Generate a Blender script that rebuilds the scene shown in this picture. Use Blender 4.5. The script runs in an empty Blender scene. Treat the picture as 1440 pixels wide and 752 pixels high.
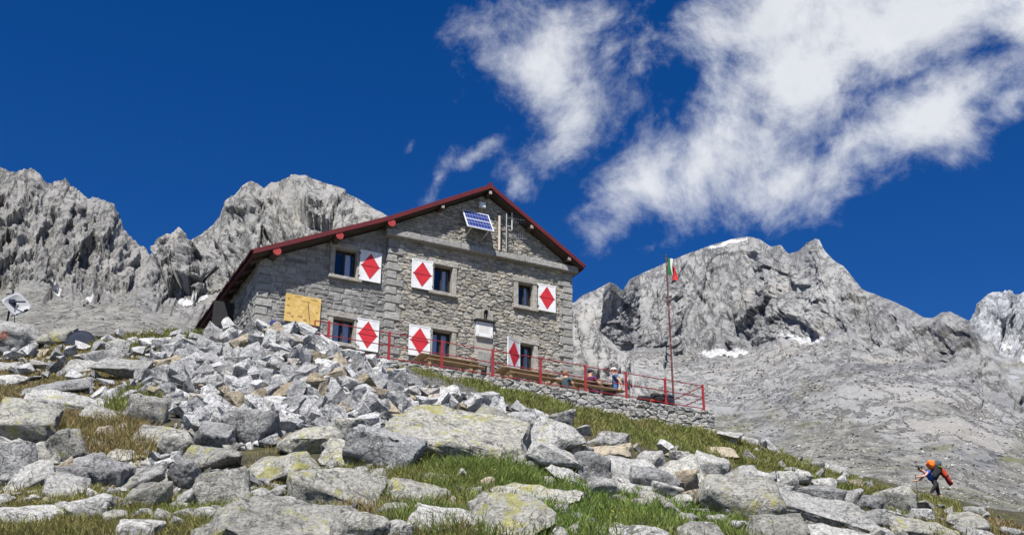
import bpy, bmesh, math, random
import numpy as np
from mathutils import Vector, Matrix, Euler
R = math.radians
sc = bpy.context.scene
col = sc.collection

# ------------------------------------------------------------------ camera
FPX, PITCH, ROLL, YAW = 1700.0, R(23.5), R(0.25), R(26.3)
_c, _s = math.cos(PITCH), math.sin(PITCH)
FW = np.array([0, _c, _s]); UP0 = np.array([0, -_s, _c]); RT0 = np.array([1.0, 0, 0])
RT = RT0*math.cos(ROLL) + UP0*math.sin(ROLL); UP = -RT0*math.sin(ROLL) + UP0*math.cos(ROLL)
cd = bpy.data.cameras.new('camera'); cam = bpy.data.objects.new('camera', cd); col.objects.link(cam)
cd.sensor_width = 36.0; cd.lens = 36.0*FPX/1440.0; cd.clip_start = 0.1; cd.clip_end = 20000
cam.matrix_world = Matrix(((RT[0], UP[0], -FW[0], 0), (RT[1], UP[1], -FW[1], 0), (RT[2], UP[2], -FW[2], 0), (0, 0, 0, 1)))
sc.camera = cam

# ------------------------------------------------------------------ light
SUN_EL, SUN_AZ = R(58), R(191)          # azimuth from +Y, clockwise seen from above (the sun stands high behind the viewer's left shoulder)
sdir = Vector((math.sin(SUN_AZ)*math.cos(SUN_EL), math.cos(SUN_AZ)*math.cos(SUN_EL), math.sin(SUN_EL)))
sl = bpy.data.lights.new('sun', 'SUN'); sl.energy = 5.0; sl.angle = R(0.53); sl.color = (1.0, 0.955, 0.89)
so = bpy.data.objects.new('sun', sl); col.objects.link(so); so.location = (0, -40, 90)
so.rotation_euler = (-sdir).to_track_quat('-Z', 'Y').to_euler()
vs = sc.view_settings; vs.view_transform = 'Standard'; vs.look = 'None'; vs.exposure = 0.68; vs.gamma = 1.0; vs.use_curve_mapping = False
sc.cycles.max_bounces = 6; sc.cycles.diffuse_bounces = 2; sc.cycles.glossy_bounces = 3

def ray(x, y):
    x = np.asarray(x, float)[..., None]; y = np.asarray(y, float)[..., None]
    return FW + RT*(x-720)/FPX - UP*(y-376)/FPX
def at(x, y, t):
    return ray(x, y)*np.asarray(t, float)[..., None]
def azel(x, y):
    d = ray(x, y); d = d/np.linalg.norm(d)
    return math.atan2(d[0], d[1]), math.asin(d[2])

# ------------------------------------------------------------------ sky
world = bpy.data.worlds.new('World'); sc.world = world; world.use_nodes = True
def build_sky():
    nt = world.node_tree; N = nt.nodes; L = nt.links; N.clear()
    def node(t, **k):
        n = N.new(t)
        for a, b in k.items(): setattr(n, a, b)
        return n
    def math_(op, a, b=None, c=None, clamp=False):
        n = node('ShaderNodeMath', operation=op, use_clamp=clamp)
        for i, v in enumerate((a, b, c)):
            if v is None: continue
            if isinstance(v, (int, float)): n.inputs[i].default_value = v
            else: L.new(v, n.inputs[i])
        return n.outputs[0]
    out = node('ShaderNodeOutputWorld')
    sky = node('ShaderNodeTexSky', sky_type='NISHITA', sun_disc=False)
    sky.sun_elevation = SUN_EL; sky.sun_rotation = SUN_AZ; sky.altitude = 2600; sky.air_density = 1.0; sky.dust_density = 0.9; sky.ozone_density = 2.6
    hs = node('ShaderNodeHueSaturation'); hs.inputs['Saturation'].default_value = 1.38; hs.inputs['Hue'].default_value = 0.514; hs.inputs['Value'].default_value = 1.0
    L.new(sky.outputs[0], hs.inputs['Color'])
    bg = node('ShaderNodeBackground'); bg.inputs['Strength'].default_value = 0.068
    L.new(hs.outputs[0], bg.inputs['Color'])
    tc = node('ShaderNodeTexCoord')
    # domain warp for wisps
    w1 = node('ShaderNodeTexNoise'); w1.inputs['Scale'].default_value = 7; w1.inputs['Detail'].default_value = 2.5
    L.new(tc.outputs['Generated'], w1.inputs['Vector'])
    sub = node('ShaderNodeVectorMath', operation='SUBTRACT'); sub.inputs[1].default_value = (0.5, 0.5, 0.5); L.new(w1.outputs['Color'], sub.inputs[0])
    scl = node('ShaderNodeVectorMath', operation='SCALE'); scl.inputs['Scale'].default_value = 0.055; L.new(sub.outputs[0], scl.inputs[0])
    wd = node('ShaderNodeVectorMath', operation='ADD'); L.new(tc.outputs['Generated'], wd.inputs[0]); L.new(scl.outputs[0], wd.inputs[1])
    sep = node('ShaderNodeSeparateXYZ'); L.new(wd.outputs[0], sep.inputs[0])
    az = math_('ARCTAN2', sep.outputs[0], sep.outputs[1]); el = math_('ARCSINE', sep.outputs[2])
    comb = node('ShaderNodeCombineXYZ'); L.new(az, comb.inputs[0]); L.new(el, comb.inputs[1])
    # cloud masses: centre, half lengths and turn (photo measure), weight
    blobs = [(772, 75, 100, 100, 10, .86), (806, 165, 48, 105, -28, .78), (712, 30, 66, 60, 0, .66), (845, 22, 75, 50, 0, .68), (732, 130, 60, 40, -20, .68),
             (612, 255, 70, 22, 60, .66), (672, 210, 60, 15, 35, .60), (740, 265, 34, 40, 0, .62), (890, 105, 45, 40, 40, .6),
             (900, 255, 130, 50, 38, 1.0), (1000, 200, 150, 65, 38, 1.1), (1130, 110, 190, 95, 35, 1.25), (1080, 20, 120, 60, 10, 1.15), (1280, 25, 210, 65, 10, 1.25), (1430, 10, 120, 50, 0, 1.1),
             (1330, 150, 150, 55, 22, 1.05), (1210, 200, 120, 55, 25, 1.0), (1100, 240, 130, 40, 15, .85), (1030, 280, 60, 40, 60, .62), (1150, 270, 60, 34, -50, .62),
             (1420, 130, 90, 40, 20, .9), (960, 70, 26, 20, 0, .5), (1260, 255, 50, 24, 10, .5), (571, 208, 22, 10, 60, .5), (830, 305, 60, 24, 40, .72)]
    acc = None
    for (x, y, a, b, rot, wgt) in blobs:
        A, Eo = azel(x, y)
        m = node('ShaderNodeMapping', vector_type='TEXTURE')
        m.inputs['Location'].default_value = (A, Eo, 0); m.inputs['Rotation'].default_value = (0, 0, R(rot))
        k = 1/math.cos(Eo)
        m.inputs['Scale'].default_value = (a/FPX*(1+(k-1)*abs(math.cos(R(rot)))), b/FPX*(1+(k-1)*abs(math.sin(R(rot)))), 1)
        L.new(comb.outputs[0], m.inputs['Vector'])
        ln = node('ShaderNodeVectorMath', operation='LENGTH'); L.new(m.outputs[0], ln.inputs[0])
        v = math_('MULTIPLY_ADD', ln.outputs['Value'], -0.62*wgt, wgt)
        acc = v if acc is None else math_('SMOOTH_MAX', acc, v, 0.12)
    # the same kind of broken cloud goes on outside the view
    lo = node('ShaderNodeTexNoise'); lo.inputs['Scale'].default_value = 3.2; lo.inputs['Detail'].default_value = 3
    L.new(tc.outputs['Generated'], lo.inputs['Vector'])
    inx = math_('ABSOLUTE', math_('SUBTRACT', az, 0.0)); iny = math_('ABSOLUTE', math_('SUBTRACT', el, R(25)))
    far = math_('MAXIMUM', math_('MULTIPLY', inx, 1/R(27)), math_('MULTIPLY', iny, 1/R(13.0)))
    ofr = node('ShaderNodeMapRange', interpolation_type='SMOOTHSTEP'); L.new(far, ofr.inputs[0]); ofr.inputs[1].default_value = 1.0; ofr.inputs[2].default_value = 1.35
    gen = math_('MULTIPLY', math_('MULTIPLY', math_('SUBTRACT', lo.outputs['Fac'], 0.50), 4.2), ofr.outputs[0])
    acc = math_('MAXIMUM', acc, math_('SUBTRACT', gen, 0.1))
    fb = node('ShaderNodeTexNoise'); fb.inputs['Scale'].default_value = 13; fb.inputs['Detail'].default_value = 9; fb.inputs['Roughness'].default_value = 0.65; fb.inputs['Distortion'].default_value = 0.12
    L.new(wd.outputs[0], fb.inputs['Vector'])
    den = math_('ADD', acc, math_('MULTIPLY', math_('SUBTRACT', fb.outputs['Fac'], 0.5), 2.2))
    al = node('ShaderNodeMapRange', interpolation_type='SMOOTHSTEP'); L.new(den, al.inputs[0]); al.inputs[1].default_value = 0.24; al.inputs[2].default_value = 1.14; al.inputs[4].default_value = 0.97
    # grey, thicker middles against sunlit rims
    sh = node('ShaderNodeTexNoise'); sh.inputs['Scale'].default_value = 11; sh.inputs['Detail'].default_value = 8; sh.inputs['Roughness'].default_value = 0.55
    L.new(wd.outputs[0], sh.inputs['Vector'])
    gr = math_('ADD', math_('MULTIPLY', den, 0.42), math_('MULTIPLY', sh.outputs['Fac'], 0.9))
    cr = node('ShaderNodeValToRGB'); L.new(math_('SUBTRACT', gr, 0.25), cr.inputs[0])
    cr.color_ramp.elements[0].position = 0.25; cr.color_ramp.elements[0].color = (0.66, 0.70, 0.76, 1)
    cr.color_ramp.elements[1].position = 0.95; cr.color_ramp.elements[1].color = (0.54, 0.57, 0.62, 1)
    e = cr.color_ramp.elements.new(0.5); e.color = (0.68, 0.70, 0.73, 1)
    cb = node('ShaderNodeBackground'); L.new(cr.outputs[0], cb.inputs['Color']); cb.inputs['Strength'].default_value = 0.78
    mx = node('ShaderNodeMixShader'); L.new(al.outputs[0], mx.inputs[0]); L.new(bg.outputs[0], mx.inputs[1]); L.new(cb.outputs[0], mx.inputs[2])
    L.new(mx.outputs[0], out.inputs['Surface'])
build_sky()

# ------------------------------------------------------------------ noise and mesh helpers
def _hash(ix, iy, iz, seed):
    h = (ix.astype(np.int64)*374761393 + iy.astype(np.int64)*668265263 + iz.astype(np.int64)*2147483647 + seed*974634777) & 0xffffffff
    h = ((h ^ (h >> 13))*1274126177) & 0xffffffff
    h = ((h ^ (h >> 16))*2246822519) & 0xffffffff
    return ((h ^ (h >> 15)) & 0xffffff)/float(0xffffff)
def vnoise(x, y, z=None, seed=0):
    x = np.asarray(x, float); y = np.asarray(y, float); z = np.zeros_like(x) if z is None else np.asarray(z, float)
    ix, iy, iz = np.floor(x), np.floor(y), np.floor(z); fx, fy, fz = x-ix, y-iy, z-iz
    fx, fy, fz = [q*q*q*(q*(q*6-15)+10) for q in (fx, fy, fz)]
    r = 0
    for a in (0, 1):
        for b in (0, 1):
            for c in (0, 1):
                w = (fx if a else 1-fx)*(fy if b else 1-fy)*(fz if c else 1-fz)
                r = r + w*_hash(ix+a, iy+b, iz+c, seed)
    return r
def fbm(x, y, z=None, o=4, seed=0, g=0.5):
    r, a, s = 0, 1.0, 0
    for k in range(o):
        f = 2.03**k
        r = r + a*(vnoise(x*f, y*f, None if z is None else z*f, seed+k)-0.5); s += a; a *= g
    return r/s
def ridged(x, y, z=None, o=4, seed=0, g=0.5):
    r, a, s = 0, 1.0, 0
    for k in range(o):
        f = 2.03**k
        n = 1-np.abs(2*vnoise(x*f, y*f, None if z is None else z*f, seed+k)-1)
        r = r + a*n*n; s += a; a *= g
    return r/s

def mesh(name, v, f, mats=None, smooth=False, fmat=None):
    m = bpy.data.meshes.new(name)
    m.from_pydata([tuple(p) for p in v] if not isinstance(v, np.ndarray) else v.tolist(), [], f if isinstance(f, list) else f.tolist())
    if mats is not None:
        for q in (mats if isinstance(mats, (list, tuple)) else [mats]): m.materials.append(q)
    if fmat is not None: m.polygons.foreach_set('material_index', fmat)
    if smooth: m.polygons.foreach_set('use_smooth', [True]*len(m.polygons))
    m.update(); return m
def link(name, me, parent=None, loc=None, rot=None, scale=None):
    o = bpy.data.objects.new(name, me); col.objects.link(o)
    if parent is not None: o.parent = parent
    if loc is not None: o.location = loc
    if rot is not None: o.rotation_euler = rot
    if scale is not None: o.scale = scale
    return o
def tag(o, label=None, cat=None, group=None, kind=None):
    if label: o['label'] = label
    if cat: o['category'] = cat
    if group: o['group'] = group
    if kind: o['kind'] = kind
    return o
class MB:
    """collects simple solids; build() links them as one mesh object"""
    def __init__(s): s.v = []; s.f = []; s.mi = []
    def add(s, v, f, mi=0):
        b = len(s.v); s.v += [tuple(map(float, p)) for p in v]; s.f += [tuple(i+b for i in q) for q in f]; s.mi += [mi]*len(f); return s
    def box(s, x0, x1, y0, y1, z0, z1, mi=0):
        return s.add([(x0,y0,z0),(x1,y0,z0),(x1,y1,z0),(x0,y1,z0),(x0,y0,z1),(x1,y0,z1),(x1,y1,z1),(x0,y1,z1)],
                     [(0,3,2,1),(4,5,6,7),(0,1,5,4),(1,2,6,5),(2,3,7,6),(3,0,4,7)], mi)
    def bbox(s, x0, x1, y0, y1, z0, z1, b=0.01, mi=0, jit=0.0, rng=None):
        """box with chamfered edges"""
        xs = (x0, x1); ys = (y0, y1); zs = (z0, z1); v = []; idx = {}
        for i in (0,1):
            for j in (0,1):
                for k in (0,1):
                    for a in range(3):
                        p = [xs[i], ys[j], zs[k]]
                        for q, (ar, n) in enumerate(((xs,i),(ys,j),(zs,k))):
                            if q != a: p[q] += b if n == 0 else -b
                        if jit: p = [c+rng.uniform(-jit, jit) for c in p]
                        idx[(i,j,k,a)] = len(v); v.append(p)
        f = []
        for a in range(3):
            for sgn in (0,1):
                o = [q for q in range(3) if q != a]; quad = []
                for (m, n) in ((0,0),(1,0),(1,1),(0,1)):
                    key = [0,0,0]; key[a] = sgn; key[o[0]] = m; key[o[1]] = n; quad.append(idx[(*key, a)])
                if (a in (0, 2)) != (sgn == 1): quad.reverse()
                f.append(tuple(quad))
        for a in range(3):
            o = [q for q in range(3) if q != a]
            for m in (0,1):
                for n in (0,1):
                    q = []
                    for e, c in ((0,o[0]),(1,o[0]),(1,o[1]),(0,o[1])):
                        key = [0,0,0]; key[a] = e; key[o[0]] = m; key[o[1]] = n; q.append(idx[(*key, c)])
                    f.append(tuple(q))
        for i in (0,1):
            for j in (0,1):
                for k in (0,1): f.append((idx[(i,j,k,0)], idx[(i,j,k,1)], idx[(i,j,k,2)]))
        return s.add(v, f, mi)
    def tube(s, pts, r, n=8, mi=0, cap=True):
        pts = [Vector(p) for p in pts]; rs = r if isinstance(r, (list, tuple)) else [r]*len(pts); base = len(s.v); up = None
        for i, p in enumerate(pts):
            d = (pts[min(i+1, len(pts)-1)]-pts[max(i-1, 0)]).normalized()
            if up is None: up = d.orthogonal().normalized()
            else: up = (up-d*up.dot(d)).normalized()
            w = d.cross(up)
            for k in range(n):
                a = 2*math.pi*k/n; q = p+(up*math.cos(a)+w*math.sin(a))*rs[i]; s.v.append(tuple(q))
        for i in range(len(pts)-1):
            for k in range(n):
                a, b = base+i*n+k, base+i*n+(k+1)%n; s.f.append((a, b, b+n, a+n)); s.mi.append(mi)
        if cap:
            s.f.append(tuple(base+k for k in reversed(range(n)))); s.f.append(tuple(base+(len(pts)-1)*n+k for k in range(n))); s.mi += [mi, mi]
        return s
    def prism(s, poly, y0, y1, mi=0):
        """polygon in xz (list of (x,z)), extruded along y"""
        n = len(poly); v = [(x, y0, z) for x, z in poly]+[(x, y1, z) for x, z in poly]
        f = [tuple(range(n)), tuple(reversed(range(n, 2*n)))]+[(i, i+n, (i+1)%n+n, (i+1)%n) for i in range(n)]
        return s.add(v, f, mi)
    def build(s, name, mat, parent=None, smooth=False, loc=None, rot=None):
        me = mesh(name, s.v, s.f, mat, smooth, s.mi)
        bm = bmesh.new(); bm.from_mesh(me); bmesh.ops.recalc_face_normals(bm, faces=bm.faces); bm.to_mesh(me); bm.free()
        return link(name, me, parent, loc, rot)
def empty(name, loc, rz=0.0, label=None, cat=None, group=None):
    o = bpy.data.objects.new(name, None); col.objects.link(o); o.location = loc; o.rotation_euler = (0, 0, rz); o.empty_display_size = 0.3
    return tag(o, label, cat, group)

# ------------------------------------------------------------------ materials
class NT:
    def __init__(s, name):
        s.m = bpy.data.materials.new(name); s.m.use_nodes = True; s.t = s.m.node_tree; s.N = s.t.nodes; s.L = s.t.links
        s.b = s.N['Principled BSDF']; s.b.inputs['Roughness'].default_value = 0.9; s.b.inputs['Specular IOR Level'].default_value = 0.25
    def n(s, t, ins=None, **k):
        o = s.N.new(t)
        for a, b in k.items(): setattr(o, a, b)
        for a, b in (ins or {}).items():
            if hasattr(b, 'links') or isinstance(b, bpy.types.NodeSocket): s.L.new(b, o.inputs[a])
            else: o.inputs[a].default_value = b
        return o
    def pos(s): return s.n('ShaderNodeNewGeometry').outputs['Position']
    def noise(s, vec, scale, detail=4, rough=0.55, dist=0.0):
        return s.n('ShaderNodeTexNoise', {'Vector': vec, 'Scale': scale, 'Detail': detail, 'Roughness': rough, 'Distortion': dist}).outputs['Fac']
    def ramp(s, fac, stops, interp='LINEAR'):
        o = s.n('ShaderNodeValToRGB', {'Fac': fac}); r = o.color_ramp; r.interpolation = interp
        while len(r.elements) < len(stops): r.elements.new(0.5)
        for e, (p, c) in zip(r.elements, stops):
            e.position = p; e.color = (*c, 1) if len(c) == 3 else c
        return o.outputs['Color']
    def step(s, v, a, b, to0=0.0, to1=1.0):
        return s.n('ShaderNodeMapRange', {0: v, 1: a, 2: b, 3: to0, 4: to1}).outputs[0]
    def mix(s, fac, a, b, mode='MIX'):
        o = s.n('ShaderNodeMix', data_type='RGBA', blend_type=mode)
        for i, v in ((0, fac), (6, a), (7, b)):
            if isinstance(v, bpy.types.NodeSocket): s.L.new(v, o.inputs[i])
            elif i == 0: o.inputs[i].default_value = v
            else: o.inputs[i].default_value = (*v, 1)
        return o.outputs[2]
    def math(s, op, a, b=0.0, clamp=False):
        o = s.n('ShaderNodeMath', operation=op, use_clamp=clamp)
        for i, v in ((0, a), (1, b)):
            if isinstance(v, bpy.types.NodeSocket): s.L.new(v, o.inputs[i])
            else: o.inputs[i].default_value = v
        return o.outputs[0]
    def color(s, c):
        if isinstance(c, bpy.types.NodeSocket): s.L.new(c, s.b.inputs['Base Color'])
        else: s.b.inputs['Base Color'].default_value = (*c, 1)
    def bump(s, h, strength=0.5, dist=0.05):
        o = s.n('ShaderNodeBump', {'Height': h, 'Strength': strength, 'Distance': dist}); s.L.new(o.outputs[0], s.b.inputs['Normal'])
    def rnd(s):
        a = s.n('ShaderNodeObjectInfo').outputs['Random']; b = s.n('ShaderNodeNewGeometry').outputs['Random Per Island']
        return s.math('FRACT', s.math('ADD', a, b))
    def scaled(s, vec, v):
        return s.n('ShaderNodeMapping', {'Vector': vec, 'Scale': v}).outputs[0]

def granite(name, lo, hi, lichen=0.0, tan=0.12, speck=1.0, dark=0.25, mark=None):
    k = NT(name); p = k.pos(); rn = k.rnd()
    off = k.n('ShaderNodeVectorMath', {0: p}, operation='ADD'); cx = k.n('ShaderNodeCombineXYZ', {0: k.math('MULTIPLY', rn, 37.0), 1: k.math('MULTIPLY', rn, 11.0), 2: 0.0}); k.L.new(cx.outputs[0], off.inputs[1]); p2 = off.outputs[0]
    tone = k.step(rn, 0, 1, -0.28, 0.28)
    base = k.ramp(k.math('ADD', k.noise(p2, 2.3, 5, 0.6), tone), [(0.2, lo), (0.75, hi)])
    if tan: # iron-stained faces
        tn = k.math('MULTIPLY', k.step(k.noise(p2, 0.9, 2), 0.50, 0.66), k.step(k.math('FRACT', k.math('MULTIPLY', rn, 7.3)), 1-tan*1.6, 1-tan*0.8))
        base = k.mix(k.math('MULTIPLY', tn, 0.75), base, (0.42, 0.32, 0.20))
    base = k.mix(1.0, base, k.ramp(k.noise(p2, 11, 6, 0.75), [(0.34, (0.62,)*3), (0.5, (1, 1, 1)), (0.66, (1.14,)*3)]), 'MULTIPLY')
    dk = k.step(k.noise(p2, 4.5, 9, 0.82), 0.51, 0.61)          # black lichen
    base = k.mix(k.math('MULTIPLY', dk, dark), base, (0.075, 0.075, 0.072))
    sp = k.noise(p, 21, 4, 0.8)
    base = k.mix(1.0, base, k.ramp(sp, [(0.34, (1-0.62*speck,)*3), (0.50, (1, 1, 1)), (0.68, (1+0.25*speck,)*3)]), 'MULTIPLY')
    crk = k.noise(p2, 0.9, 5, 0.55, 0.5); base = k.mix(k.step(k.math('ABSOLUTE', k.math('SUBTRACT', crk, 0.5)), 0.010, 0.002, 0.0, 0.7), base, (0.04, 0.04, 0.038))
    if lichen:
        lm = k.noise(p2, 4.2, 9, 0.72, 0.2); l2 = k.noise(p2, 0.9, 3)
        f = k.step(k.math('ADD', lm, k.math('MULTIPLY', k.math('SUBTRACT', l2, 0.5), 0.55)), 0.62-0.10*lichen, 0.72-0.10*lichen)
        base = k.mix(k.math('MULTIPLY', f, 0.8), base, k.ramp(k.noise(p, 9, 3), [(0.3, (0.25, 0.24, 0.06)), (0.7, (0.44, 0.42, 0.13))]))
    if mark is not None:
        d = k.n('ShaderNodeVectorMath', {0: p, 1: mark}, operation='DISTANCE').outputs['Value']
        f = k.step(k.math('ADD', d, k.math('MULTIPLY', k.noise(p, 7, 3), 0.35)), 0.36, 0.27)
        base = k.mix(k.math('MULTIPLY', f, 0.6), base, (0.42, 0.10, 0.06))
    k.color(base)
    h = k.math('ADD', k.math('MULTIPLY', k.noise(p2, 3.2, 9, 0.72), 1.0), k.math('MULTIPLY', k.noise(p2, 22, 4, 0.7), 0.25))
    k.bump(h, 0.9, 0.20); return k.m
def plain(name, c, rough=0.6, var=0.12, scale=6.0, bump=0.0, metal=0.0, spec=0.3):
    k = NT(name); p = k.pos(); k.b.inputs['Roughness'].default_value = rough; k.b.inputs['Metallic'].default_value = metal; k.b.inputs['Specular IOR Level'].default_value = spec
    n = k.noise(p, scale, 5, 0.6)
    k.color(k.mix(1.0, c, k.ramp(n, [(0.25, (1-var,)*3), (0.75, (1+var,)*3)]), 'MULTIPLY'))
    if bump: k.bump(n, bump, 0.02)
    return k.m

# ------------------------------------------------------------------ hut frame (needed by the terrain)
P0 = ray(365, 400)*38.56
DH = np.array([math.cos(YAW), math.sin(YAW), 0]); NO = np.array([math.sin(YAW), -math.cos(YAW), 0])
ZF = 11.9                                           # terrace floor
def hut_pt(s, o, z): q = P0[:2]+DH[:2]*s+NO[:2]*o; return (float(q[0]), float(q[1]), ZF+z)
def on_plane(x, y, off):                            # photo point -> (s, z above floor) on a plane parallel to the facade
    r = ray(x, y); t = (P0@NO+off)/(r@NO); P = r*t
    return float((P-P0)@DH), float(P[2]-ZF), float(t)
RAIL_OFF = 3.0

# ------------------------------------------------------------------ terrain: a height field through surveyed points
ctrl = [(0, 752, 15), (360, 752, 14.5), (720, 752, 15), (1000, 752, 16.5), (1250, 752, 21), (1440, 752, 25),
        (0, 650, 20.5), (240, 660, 19.5), (480, 660, 19), (720, 660, 20.5), (900, 680, 20.5), (1100, 700, 24), (1250, 727, 30),
        (0, 560, 29), (200, 560, 28.5), (400, 570, 27), (560, 600, 25), (700, 610, 25.8), (850, 625, 27.8), (1000, 655, 29.5), (1150, 690, 33), (1350, 727, 40),
        (0, 495, 38.5), (150, 492, 38), (280, 487, 37.2), (-120, 478, 43), (0, 476, 43), (150, 474, 43), (250, 470, 42),
        (400, 460, 35.8), (440, 482, 35.0), (500, 500, 35.1), (545, 520, 35.2), (345, 468, 37.5), (300, 466, 39.5), (400, 510, 31.5), (300, 520, 33),
        (1100, 642, 43), (1200, 674, 45), (1280, 702, 46), (1360, 724, 47), (1440, 744, 49), (1560, 778, 52), (1040, 624, 41.5)]
cp = [at(*c) for c in ctrl]
for x, y in ((600, 531), (700, 551), (780, 569), (850, 584), (950, 603), (1005, 613)):
    s_, z_, t_ = on_plane(x, y, RAIL_OFF+0.35); cp.append(at(x, y, t_))
for (x, y, t) in ((1040, 624, 41.5), (1100, 642, 43), (1200, 674, 45), (1280, 702, 46), (1360, 724, 47), (1440, 744, 49), (1560, 778, 52)):
    q = at(x, y, t); cp += [q+(1.5, 9, -2.5), q+(3, 24, -9), q+(5, 45, -16)]
for (x, y, t) in ((-120, 478, 43), (0, 476, 43), (150, 474, 43), (250, 470, 42)):
    q = at(x, y, t); cp += [q+(0, 9, -0.8), q+(0, 24, -4), q+(0, 45, -8)]
for (s_, o_, z_) in ((1.5, 2.3, -0.15), (3, 1, -.2), (6, 2.3, -.2), (9, 1, -.2), (12, 2.0, -.2), (14.5, 1.5, -.3), (4, -5, .2), (9, -5, .1), (4, -12, 1.5), (9, -12, 1), (13, -4, -.5), (14, -12, -.8), (-0.6, -2, 1.7), (-0.8, -7, 2.4), (6, -22, 0), (13, -25, -4)):
    cp.append(np.array(hut_pt(s_, o_, z_)))
cp += [np.array(q, float) for q in ((0, 0, -1.65), (-12, 0, -1.5), (12, 0, -2.0), (0, -14, -5.5), (-25, -14, -5), (25, -14, -6.5), (-40, 10, 2.0), (-40, 40, 12), (40, 15, 1.0), (45, 40, 5), (-5, 8, 0.7), (6, 8, 0.5))]
cp = np.array(cp)
def _tps(r2): return 0.5*r2*np.log(r2+1e-9)
_n = len(cp); _K = _tps(((cp[:, None, :2]-cp[None, :, :2])**2).sum(-1)) + np.eye(_n)*1.5
_A = np.zeros((_n+3, _n+3)); _A[:_n, :_n] = _K; _A[:_n, _n] = 1; _A[:_n, _n+1:] = cp[:, :2]; _A[_n, :_n] = 1; _A[_n+1:, :_n] = cp[:, :2].T
_w = np.linalg.solve(_A, np.concatenate([cp[:, 2], [0, 0, 0]]))
def h_eval(x, y):
    s = x.shape; p = np.stack([x.ravel(), y.ravel()], 1); out = np.empty(len(p))
    for i in range(0, len(p), 20000):
        q = p[i:i+20000]; out[i:i+20000] = _tps(((q[:, None]-cp[None, :, :2])**2).sum(-1))@_w[:_n]+_w[_n]+q@_w[_n+1:]
    z = out.reshape(s)
    return z + 0.35*fbm(x*.45, y*.45, o=3, seed=5) + 0.12*fbm(x*1.9, y*1.9, o=3, seed=9)
GX0, GX1, GY0, GY1, GD = -45.0, 50.0, -16.0, 92.0, 0.3
gx = np.arange(GX0, GX1+1e-6, GD); gy = np.arange(GY0, GY1+1e-6, GD)
_X, _Y = np.meshgrid(gx, gy); HG = h_eval(_X, _Y)
def ground_z(x, y):
    x = np.clip((np.asarray(x, float)-GX0)/GD, 0, len(gx)-1.001); y = np.clip((np.asarray(y, float)-GY0)/GD, 0, len(gy)-1.001)
    i = x.astype(int); j = y.astype(int); u = x-i; v = y-j
    return HG[j, i]*(1-u)*(1-v)+HG[j, i+1]*u*(1-v)+HG[j+1, i]*(1-u)*v+HG[j+1, i+1]*u*v
def ground_hit(px, py, t0=9.0, t1=70.0):
    """depth at which the sight line meets the terrain (nan if it passes above)"""
    px = np.atleast_1d(np.asarray(px, float)); py = np.atleast_1d(np.asarray(py, float)); d = ray(px, py)
    out = np.full(len(px), np.nan)
    for t in np.arange(t0, t1, 0.12):
        P = d*t; m = np.isnan(out) & (P[:, 2] <= ground_z(P[:, 0], P[:, 1])); out[m] = t
    return out
def inside(poly, x, y):
    r = np.zeros(np.shape(x), bool); n = len(poly)
    for i in range(n):
        (xa, ya), (xb, yb) = poly[i], poly[(i+1) % n]
        c = ((ya > y) != (yb > y)) & (x < (xb-xa)*(y-ya)/(yb-ya+1e-12)+xa); r ^= c
    return r
def grid_faces(nr, nc):
    i = np.arange((nr-1)*(nc-1)); r = i//(nc-1); c = i % (nc-1); a = r*nc+c
    return np.stack([a, a+1, a+nc+1, a+nc], 1)
def mat_ground():
    k = NT('ground_soil'); p = k.pos()
    g = k.noise(p, 0.35, 4); b = k.noise(p, 3.0, 6, 0.65)
    soil = k.ramp(b, [(0.3, (0.035, 0.032, 0.02)), (0.7, (0.11, 0.10, 0.06))])
    moss = k.ramp(b, [(0.3, (0.03, 0.038, 0.012)), (0.7, (0.11, 0.10, 0.04))])
    a = k.n('ShaderNodeAttribute', attribute_name='rubble').outputs['Fac']
    k.color(k.mix(a, k.mix(k.step(g, 0.45, 0.60), soil, moss), k.ramp(k.noise(p, 6, 6, .75), [(0.35, (0.03, 0.03, 0.03)), (0.65, (0.22, 0.215, 0.20))]))); k.bump(k.noise(p, 14, 6, 0.7), 0.9, 0.12); return k.m
tv = np.stack([_X.ravel(), _Y.ravel(), HG.ravel()], 1)
def to_px(P):
    d = P@FW; return 720+FPX*(P@RT)/d, 376-FPX*(P@UP)/d
HEAP_PX = [(235, 478), (300, 462), (380, 450), (450, 484), (548, 508), (630, 535), (735, 567), (800, 598), (760, 612), (700, 590), (570, 590), (545, 612), (500, 640), (430, 605), (340, 625), (265, 600), (200, 548), (196, 512)]
hme = mesh('hillside', tv, grid_faces(len(gy), len(gx)), mat_ground(), True)
_f = np.maximum(tv@FW, .5); _hx, _hy = 720+FPX*(tv@RT)/_f, 376-FPX*(tv@UP)/_f
hme.attributes.new('rubble', 'FLOAT', 'POINT').data.foreach_set('value', (inside(HEAP_PX, _hx, _hy) & (tv[:, 1] < 41) & (tv[:, 1] > 15)).astype(np.float32))
tag(link('hillside', hme), kind='structure')

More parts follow.
